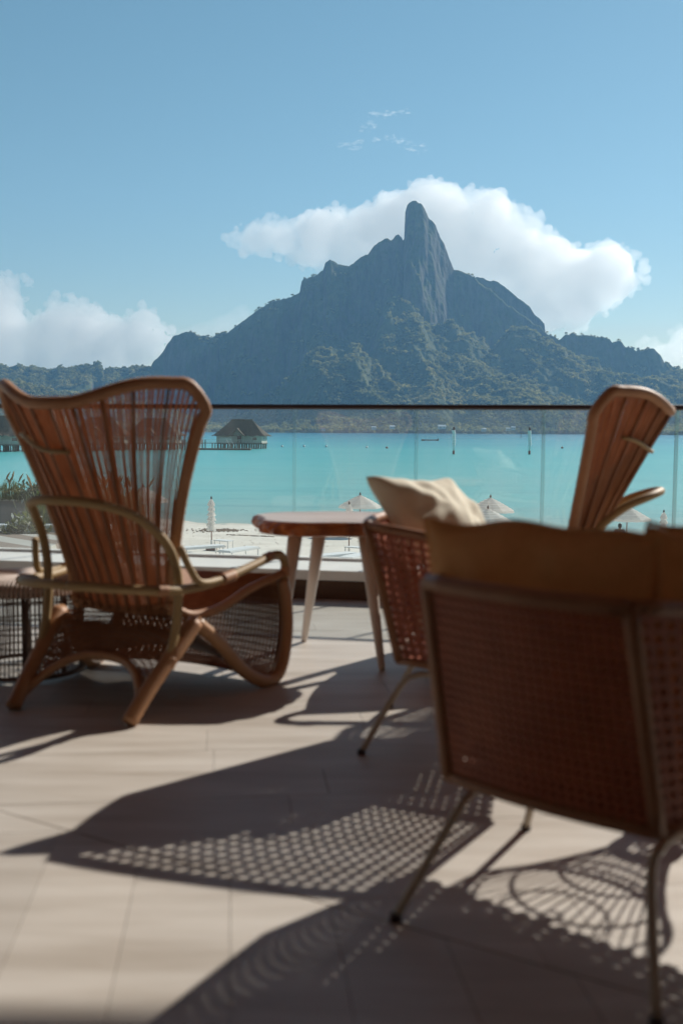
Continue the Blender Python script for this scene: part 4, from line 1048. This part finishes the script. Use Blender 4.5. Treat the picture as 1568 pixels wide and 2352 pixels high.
# ================================================================== the beach
M_canvas = mat('white_canvas', (.88, .87, .85), (.80, .79, .77), scale=4, rough=.85, spec=.1, translucent=.62)
M_polewood = mat('teak_pole', (.20, .085, .06), rough=.6)
M_bed = mat('white_bed', (.78, .78, .77), rough=.5)
def ground(x, y): return sand_z(x, y)
def make_open_parasol(lab):
    t = empty('open_parasol', (0, 0, 0), 0, lab, 'parasol', 'white tiered beach parasols standing open')
    H, Rr = 2.45, 1.28
    MB().tube([(0, 0, -.2), (0, 0, H)], .028, 8).build('pole', M_polewood, t)
    MB().lathe([(.04, H + .0), (.06, H + .05), (.02, H + .14), (0, H + .18)], seg=8).build('finial', M_rail, t)
    tiers = 6; r_ = random.Random(4)
    for k in range(tiers):
        r0, r1 = Rr * (k / tiers) * .92, Rr * (k + 1.12) / tiers * .96; z0 = H - .02 - .62 * (k / tiers) ** 1.15; z1 = H - .05 - .62 * ((k + 1) / tiers) ** 1.15
        m_ = MB(); N = 32
        pr = [(r0, z0), ((r0 + r1) / 2, (z0 + z1) / 2 + .035), (r1, z1 + .01), (r1 + .035, z1 - .10)]
        vs = []
        for r, z in pr:
            for q in range(N):
                a = 6.283 * q / N; oc = 1 - .055 * abs(math.sin(4 * a)); jj = r_.uniform(-.012, .012) if r > r1 else 0
                vs.append((r * oc * math.cos(a), r * oc * math.sin(a), z + jj))
        m_.add(vs, [(i * N + q, i * N + (q + 1) % N, (i + 1) * N + (q + 1) % N, (i + 1) * N + q) for i in range(3) for q in range(N)])
        m_.build('canopy_tier', M_canvas, t, smooth=False)
    for q in range(8):
        a = 6.283 * (q + .5) / 8; MB().tube([(0, 0, H - .03), (Rr * .9 * math.cos(a), Rr * .9 * math.sin(a), H - .64)], .012, 5).build('rib', M_polewood, t)
    return t
def make_furled(lab):
    t = empty('furled_parasol', (0, 0, 0), 0, lab, 'parasol', 'white frilled beach parasols tied shut')
    H = 2.5
    MB().tube([(0, 0, .0), (0, 0, H)], .027, 8).build('pole', M_polewood, t)
    MB().lathe([(.035, H), (.05, H + .05), (0, H + .15)], seg=8).build('finial', M_rail, t)
    for k in range(6):
        m_ = MB(); N = 22; r_ = random.Random(k + 3); z0 = H - .02 - .245 * k; vs = []
        for i, (r, z) in enumerate(((.045, z0), (.10 + .008 * k, z0 - .09), (.135 + .010 * k, z0 - .20), (.150 + .012 * k, z0 - .31))):
            for q in range(N):
                a = 6.283 * q / N; f = 1 + (.24 * (1 if q % 2 else -1) + r_.uniform(-.16, .16)) * (i / 3); vs.append((r * f * math.cos(a), r * f * math.sin(a), z + r_.uniform(-.035, .035) * (i == 3)))
        m_.add(vs, [(i * N + q, i * N + (q + 1) % N, (i + 1) * N + (q + 1) % N, (i + 1) * N + q) for i in range(3) for q in range(N)]); m_.build('frill', M_canvas, t)
    b = MB(); b.box((0, 0, .06), (.5, .5, .12)); b.build('base', M_polewood, t, bevel=.02); MB().lathe([(.05, .1), (.045, .5)], seg=10).build('sleeve', M_bed, t)
    return t
def put(o, xd, yd, Y, lab=None):
    "stand a thing on the sand, its top showing at (xd, yd)"
    p = at(xd, yd, Y); o.location = (p.x, p.y, ground(p.x, p.y)); return p
opens = [('open white parasol left of the cream pillow, behind the furled one', 827, 1130, 55), ('open white parasol right of the pillow, the rear one of the pair', 1126, 1135, 52), ('open white parasol right of the pillow, the front one of the pair', 1120, 1160, 44.5),
         ('open white parasol at the right, partly behind the wing chair arm', 1440, 1155, 49), ('open white parasol seen through the lower wicker back', 329, 1110, 53), ('open white parasol seen faintly through the left edge of the wicker back', 150, 1112, 56)]
o0 = make_open_parasol(opens[0][0])
for i, (lab, xd, yd, Y) in enumerate(opens):
    o = o0 if i == 0 else copy_tree(o0); o['label'] = lab; put(o, xd, yd, Y); o.rotation_euler = (0, 0, .37 * i)
    p = at(xd, yd, Y); o.scale = (1, 1, 1); 
    hz = p.z - ground(p.x, p.y); s_ = min(1.12, max(.86, hz / 2.62)); o.scale = (s_, s_, s_)
furl = [('furled frilly white parasol standing alone between the wing chair and the table', 485.5, 1140, 45.2), ('furled frilly white parasol behind the wood slab table', 802, 1152, 43), ('furled frilly white parasol at the right edge of the photo', 1523.5, 1171, 44)]
f0 = make_furled(furl[0][0])
for i, (lab, xd, yd, Y) in enumerate(furl):
    o = f0 if i == 0 else copy_tree(f0); o['label'] = lab; put(o, xd, yd, Y); o.rotation_euler = (0, 0, .8 * i)
    p = at(xd, yd, Y); s_ = min(1.1, max(.85, (p.z - ground(p.x, p.y)) / 2.62)); o.scale = (s_, s_, s_)
def make_bed(lab):
    t = empty('sun_bed', (0, 0, 0), 0, lab, 'sun bed', 'white slatted sun beds on the sand')
    for x in (-.32, .32): MB().box((x, 0, .33), (.05, 1.95, .06)).build('side_rail', M_bed, t)
    for y in (-.95, .95): MB().box((0, y, .33), (.59, .05, .06)).build('end_rail', M_bed, t)
    for x, y in ((-.32, -.85), (.32, -.85), (-.32, .85), (.32, .85)): MB().box((x, y, .13), (.05, .05, .34)).build('leg', M_bed, t)
    MB().box((0, 0, .375), (.60, 1.9, .03)).build('sling', M_bed, t)
    return t
beds = [('white sun bed just right of the lone furled parasol pole', 587, 1262, -33), ('white sun bed half hidden by the wicker chair, left of the furled pole', 463, 1257, -55), ('white sun bed left of the pole under the wood slab table', 768, 1275, -50), ('white sun bed right of the pole under the wood slab table', 822, 1277, -30), ('white sun bed under the front open parasol', 1150, 1250, -30)]
b0 = make_bed(beds[0][0])
for i, (lab, xd, yd, rz) in enumerate(beds):
    o = b0 if i == 0 else copy_tree(b0); o['label'] = lab
    p = on(xd, yd, -4.15); 
    for _ in range(4): p = on(xd, yd, ground(p.x, p.y) + .33)
    if i == 0: p = p + Vector((-.65, -.3, 0))
    o.location = (p.x, p.y, ground(p.x, p.y)); o.rotation_euler = (0, 0, R(rz))
def make_side(lab, xd, yd):
    p = on(xd, yd, -4.2); t = empty('beach_table', (p.x, p.y, ground(p.x, p.y)), R(-30), lab, 'side table', 'low white tables between the sun beds')
    MB().box((0, 0, .42), (.8, .45, .04)).build('tabletop', M_bed, t)
    for x, y in ((-.36, -.19), (.36, -.19), (-.36, .19), (.36, .19)): MB().box((x, y, .2), (.035, .035, .42)).build('leg', M_bed, t)
make_side('low white table behind the sun bed by the lone furled parasol', 514, 1252); make_side('low white table beside the pole under the wood slab table', 815, 1271)

def make_person(lab, xd, yd, Y, rz, shirt, hairc, skin=(.32, .18, .12)):
    p = at(xd, yd, Y); z = p.z - 1.27
    t = empty('person', (p.x, p.y, z), R(rz), lab, 'person')
    ms = mat('skin_%d' % int(xd), skin, rough=.55); mh = mat('hair_%d' % int(xd), hairc, rough=.6); mc = mat('cloth_%d' % int(xd), shirt, rough=.85)
    J = {'pel': (0, 0, .44), 'spine': (0, .05, .68), 'chest': (0, .03, .90), 'neck': (0, .03, 1.03), 'head': (0, .06, 1.10), 'lh': (-.09, .05, .44), 'lk': (-.13, .48, .52), 'la': (-.12, .60, .10), 'lf': (-.12, .76, .05), 'rh': (.09, .05, .44), 'rk': (.13, .48, .52), 'ra': (.12, .60, .10), 'rf': (.12, .76, .05),
         'ls': (-.18, .03, .96), 'le': (-.25, .14, .72), 'lw': (-.17, .36, .60), 'rs': (.18, .03, .96), 're': (.25, .14, .72), 'rw': (.17, .36, .60)}
    E = [('pel', 'spine'), ('spine', 'chest'), ('chest', 'neck'), ('neck', 'head'), ('pel', 'lh'), ('lh', 'lk'), ('lk', 'la'), ('la', 'lf'), ('pel', 'rh'), ('rh', 'rk'), ('rk', 'ra'), ('ra', 'rf'), ('chest', 'ls'), ('ls', 'le'), ('le', 'lw'), ('chest', 'rs'), ('rs', 're'), ('re', 'rw')]
    rad = {'pel': .14, 'spine': .125, 'chest': .14, 'neck': .055, 'head': .055, 'lh': .10, 'rh': .10, 'lk': .06, 'rk': .06, 'la': .04, 'ra': .04, 'lf': .035, 'rf': .035, 'ls': .065, 'rs': .065, 'le': .045, 're': .045, 'lw': .032, 'rw': .032}
    def skinned(name, keep, grow, m):
        ks = [k for k in J if k in keep]; me = bpy.data.meshes.new(name); me.from_pydata([J[k] for k in ks], [(ks.index(a), ks.index(b)) for a, b in E if a in keep and b in keep], [])
        o = link_mesh(name, me, m, t); o.modifiers.new('skin', 'SKIN'); sv = me.skin_vertices[0].data
        for i, k in enumerate(ks): sv[i].radius = (rad[k] + grow,) * 2; sv[i].use_root = (k == 'pel')
        s_ = o.modifiers.new('sub', 'SUBSURF'); s_.levels = 1; s_.render_levels = 2; return o
    body = skinned('body', set(J), 0, ms)
    skinned('shirt', {'pel', 'spine', 'chest', 'ls', 'rs', 'le', 're'}, .018, mc)
    hd = MB(); hd.lathe([(0, 1.05), (.05, 1.06), (.072, 1.10), (.080, 1.16), (.078, 1.21), (.055, 1.26), (0, 1.275)], (0, .07, 0), 16); h = hd.build('head', ms, t, smooth=True)
    n_ = MB(); n_.add([(-.012, .145, 1.15), (.012, .145, 1.15), (0, .168, 1.148), (0, .146, 1.185)], [(0, 1, 2), (1, 3, 2), (3, 0, 2)]); n_.build('nose', ms, h)
    hr = MB(); hr.lathe([(.084, 1.14), (.089, 1.19), (.080, 1.245), (.045, 1.283), (0, 1.290)], (0, .058, 0), 16, cap=False); hr.lathe([(.06, 1.08), (.082, 1.13), (.086, 1.17)], (0, .045, 0), 16, cap=False); hr.build('hair', mh, t, smooth=True)
make_person('person with dark tied-up hair and white shirt seated under the front open parasol', 1155, 1203, 43.2, 20, (.70, .70, .72), (.02, .014, .012))
make_person('person in dark navy clothes seated beside the pole of the right open parasol', 1422, 1203, 46.5, -30, (.035, .04, .06), (.02, .015, .012))

def make_seaweed():
    V = []; F = []; r_ = random.Random(8)
    bm = bmesh.new(); bmesh.ops.create_icosphere(bm, subdivisions=1, radius=1); bv = [v.co.copy() for v in bm.verts]; bf = [[v.index for v in f.verts] for f in bm.faces]; bm.free()
    def lump(x, y, s_):
        b = len(V); z = ground(x, y)
        V.extend([(x + v.x * s_ * r_.uniform(.7, 1.4), y + v.y * s_ * r_.uniform(.6, 1.2), z + .03 + v.z * s_ * .45 * r_.uniform(.5, 1.3)) for v in bv]); F.extend([[b + i for i in f] for f in bf])
    for k in range(430):
        g = r_.gauss; p = on(505 + g(0, 26), 1218 + g(0, 2.2), -4.8); lump(p.x, p.y, r_.uniform(.02, .085))
    for k in range(120):
        f = r_.random(); p = on(520 + 110 * f, 1228.5 + 6 * f + r_.gauss(0, .5), -4.7); lump(p.x, p.y, r_.uniform(.02, .06))
    for k in range(150):
        p = on(r_.uniform(430, 860), r_.uniform(1206, 1262), -4.6); lump(p.x, p.y, r_.uniform(.012, .035))
    tag(np_mesh('seaweed', V, F, mat('dry_seaweed', (.16, .10, .07), (.26, .19, .14), scale=6, rough=.9)), kind='stuff', label='dry brown seaweed scattered on the sand')
make_seaweed()

# ================================================================== garden terrace on the left
GZ = -2.17
def make_garden():
    m, nt, b, out = nodes('striped_paving')
    wv = nt.nodes.new('ShaderNodeTexWave'); wv.wave_type = 'BANDS'; wv.bands_direction = 'DIAGONAL'; wv.inputs['Scale'].default_value = .42; wv.inputs['Distortion'].default_value = 3.2; wv.inputs['Detail'].default_value = 0; wv.inputs['Detail Scale'].default_value = .5
    tc = nt.nodes.new('ShaderNodeTexCoord'); nt.links.new(tc.outputs['Object'], wv.inputs['Vector'])
    c = mixrgb(nt, (.42, .40, .36), (.22, .165, .13), ramp(nt, wv.outputs['Fac'], [(.53, 0.), (.57, 1.)]))
    nt.links.new(c, b.inputs['Base Color']); b.inputs['Roughness'].default_value = .8
    MBp = MB(); MBp.box((-10.75, 21.4, -1.72), (9.4, 4.5, .44)); tag(MBp.build('patterned_paving', m), kind='structure', label='striped paving of the garden terrace')
    M_stone = mat('pale_garden_stone', (.48, .45, .41), (.40, .37, .335), scale=2, rough=.85)
    g = MB(); g.box((-10.6, 27.6, GZ - .55), (10.0, 7.8, 1.1)); tag(g.build('garden_terrace', M_stone), kind='structure', label='lower garden terrace ground')
    M_wallg = mat('grey_planter_render', (.27, .24, .235), (.23, .205, .20), scale=2, rough=.85)
    t = empty('planter_wall', (-10.0, 30.6, GZ), R(-6), 'grey rendered planter wall behind the round garden table', 'wall')
    MB().box((.2, 0, .48), (7.4, .55, .98)).build('wall_body', M_wallg, t); MB().box((.2, 0, .995), (7.5, .66, .05)).build('coping', M_stone, t)
    t = empty('low_kerb', (-9.2, 23.95, GZ), 0, 'low dark kerb edging the flower strip', 'kerb'); MB().box((0, 0, .33), (9.4, .5, .66)).build('kerb_block', mat('soil', (.10, .07, .05), (.16, .12, .09), scale=6, rough=.95), t)
    t = empty('garden_table', (-10.35, 26.4, GZ), 0, 'round white garden table at the left edge', 'table')
    MB().lathe([(0, .70), (.93, .70), (.96, .715), (.95, .735), (0, .74)], seg=36).build('tabletop', M_bed, t, smooth=False)
    MB().lathe([(.34, 0), (.32, .03), (.06, .06), (.05, .70)], seg=16).build('pedestal', M_bed, t)
    M_leaf = mat('garden_leaf', (.10, .13, .035), (.17, .18, .06), scale=3, rough=.6, translucent=.4); M_dark = mat('dark_leaf', (.05, .075, .025), (.09, .12, .035), scale=3, rough=.6, translucent=.3)
    M_straw = mat('straw_plume', (.46, .36, .22), (.36, .25, .13), scale=5, rough=.9, translucent=.4); M_petal = mat('white_petal', (.75, .74, .66), rough=.7, translucent=.3)
    def bush(lab, loc, rx, rz_, n, m, seed, flowers=0):
        t = empty('shrub', loc, 0, lab, 'shrub'); r_ = random.Random(seed); mb = MB(); fl = MB()
        for k in range(n):
            d = Vector((r_.gauss(0, 1), r_.gauss(0, 1), abs(r_.gauss(0, 1)))).normalized() * r_.uniform(.45, 1.0) * (1 + .25 * math.sin(k * .37)); p = Vector((d.x * rx, d.y * rx, d.z * rz_)); s_ = r_.uniform(.05, .10)
            q = Matrix.Rotation(r_.uniform(0, 6.28), 3, 'Z') @ Matrix.Rotation(r_.uniform(-1.2, 1.2), 3, 'X')
            tgt = fl if k < flowers else mb
            tgt.add([p + q @ Vector(v) for v in ((-s_ * .5, 0, 0), (0, -s_, .01), (s_ * .5, 0, 0), (0, s_ * 1.3, -.02))], [(0, 1, 2, 3)])
        mb.build('leaves', m, t)['kind'] = 'stuff'
        if flowers: fl.build('blossoms', M_petal, t)['kind'] = 'stuff'
        for k in range(7): a = k * .9; MB().tube([(0, 0, 0), (math.cos(a) * rx * .3, math.sin(a) * rx * .3, rz_ * .4), (math.cos(a) * rx * .6, math.sin(a) * rx * .6, rz_ * .75)], .012, 5).build('stem', M_dark, t)
    def tallgrass(lab, loc, h, spread, n, m, seed, plumes=0):
        t = empty('ornamental_grass', loc, 0, lab, 'grass'); r_ = random.Random(seed); mb = MB(); pl = MB()
        for k in range(n):
            a = r_.uniform(0, 6.28); b0 = Vector((r_.gauss(0, spread * .35), r_.gauss(0, spread * .35), 0)); hh = h * r_.uniform(.55, 1.0); o_ = r_.uniform(.05, .5) * spread; w = r_.uniform(.006, .014)
            dr = Vector((math.cos(a), math.sin(a), 0)); sd = Vector((-math.sin(a), math.cos(a), 0)) * w
            P = [b0, b0 + dr * o_ * .25 + Vector((0, 0, hh * .55)), b0 + dr * o_ + Vector((0, 0, hh * (.97 if k < plumes else .9)))]
            mb.add([P[0] - sd, P[0] + sd, P[1] - sd, P[1] + sd, P[2] - sd * .3, P[2] + sd * .3], [(0, 1, 3, 2), (2, 3, 5, 4)])
            if k < plumes: pl.tube([P[2], P[2] + dr * .06 + Vector((0, 0, .14)), P[2] + dr * .14 + Vector((0, 0, .26))], [.012, .03, .006], 5)
        mb.build('blades', m, t)['kind'] = 'stuff'
        if plumes: pl.build('plumes', M_straw, t)['kind'] = 'stuff'
    bush('rounded green shrub on top of the grey planter wall', (-8.9, 30.6, GZ + 1.0), .95, .55, 1500, M_dark, 3, 90)
    bush('small dark green shrub beside the rounded one on the planter wall', (-8.0, 30.5, GZ + 1.0), .6, .5, 800, M_dark, 6)
    tallgrass('tall yellow-green grass in front of the planter wall by the wicker wing', (-7.2, 25.6, GZ), 1.75, .8, 700, M_leaf, 2, 10)
    tallgrass('feathery grass clump beside the round garden table', (-10.9, 27.6, GZ), .95, .5, 300, M_leaf, 5)
    tallgrass('pink plumed grass on the planter wall at the left edge', (-9.9, 30.4, GZ + 1.0), .7, .6, 160, M_leaf, 8, 5)
    tallgrass('tall plumed grass seen through the middle of the wicker back', (-6.5, 26.2, GZ), 1.9, 1.0, 900, M_straw, 12, 60)
    tallgrass('dense arching grass seen through the right half of the wicker back', (-5.75, 26.6, GZ), 1.8, .9, 900, M_straw, 14, 50)
    bush('low white-flowering plant strip along the dark kerb', (-8.6, 24.15, GZ + .6), .55, .22, 420, M_leaf, 21, 160)
    bush('second low white-flowering clump at the left end of the kerb', (-9.8, 24.15, GZ + .6), .55, .22, 420, M_leaf, 22, 140)
    bush('green flowering clump at the right end of the kerb', (-7.5, 24.3, GZ + .6), .6, .45, 700, M_leaf, 23, 120)
    t = empty('terrace_wall', (-7.7, 24.7, GZ), 0, 'pale low wall of the garden seen through the wicker back', 'wall'); MB().box((0, 0, .25), (4.2, .4, 1.1)).build('wall_body', M_white, t)
make_garden()
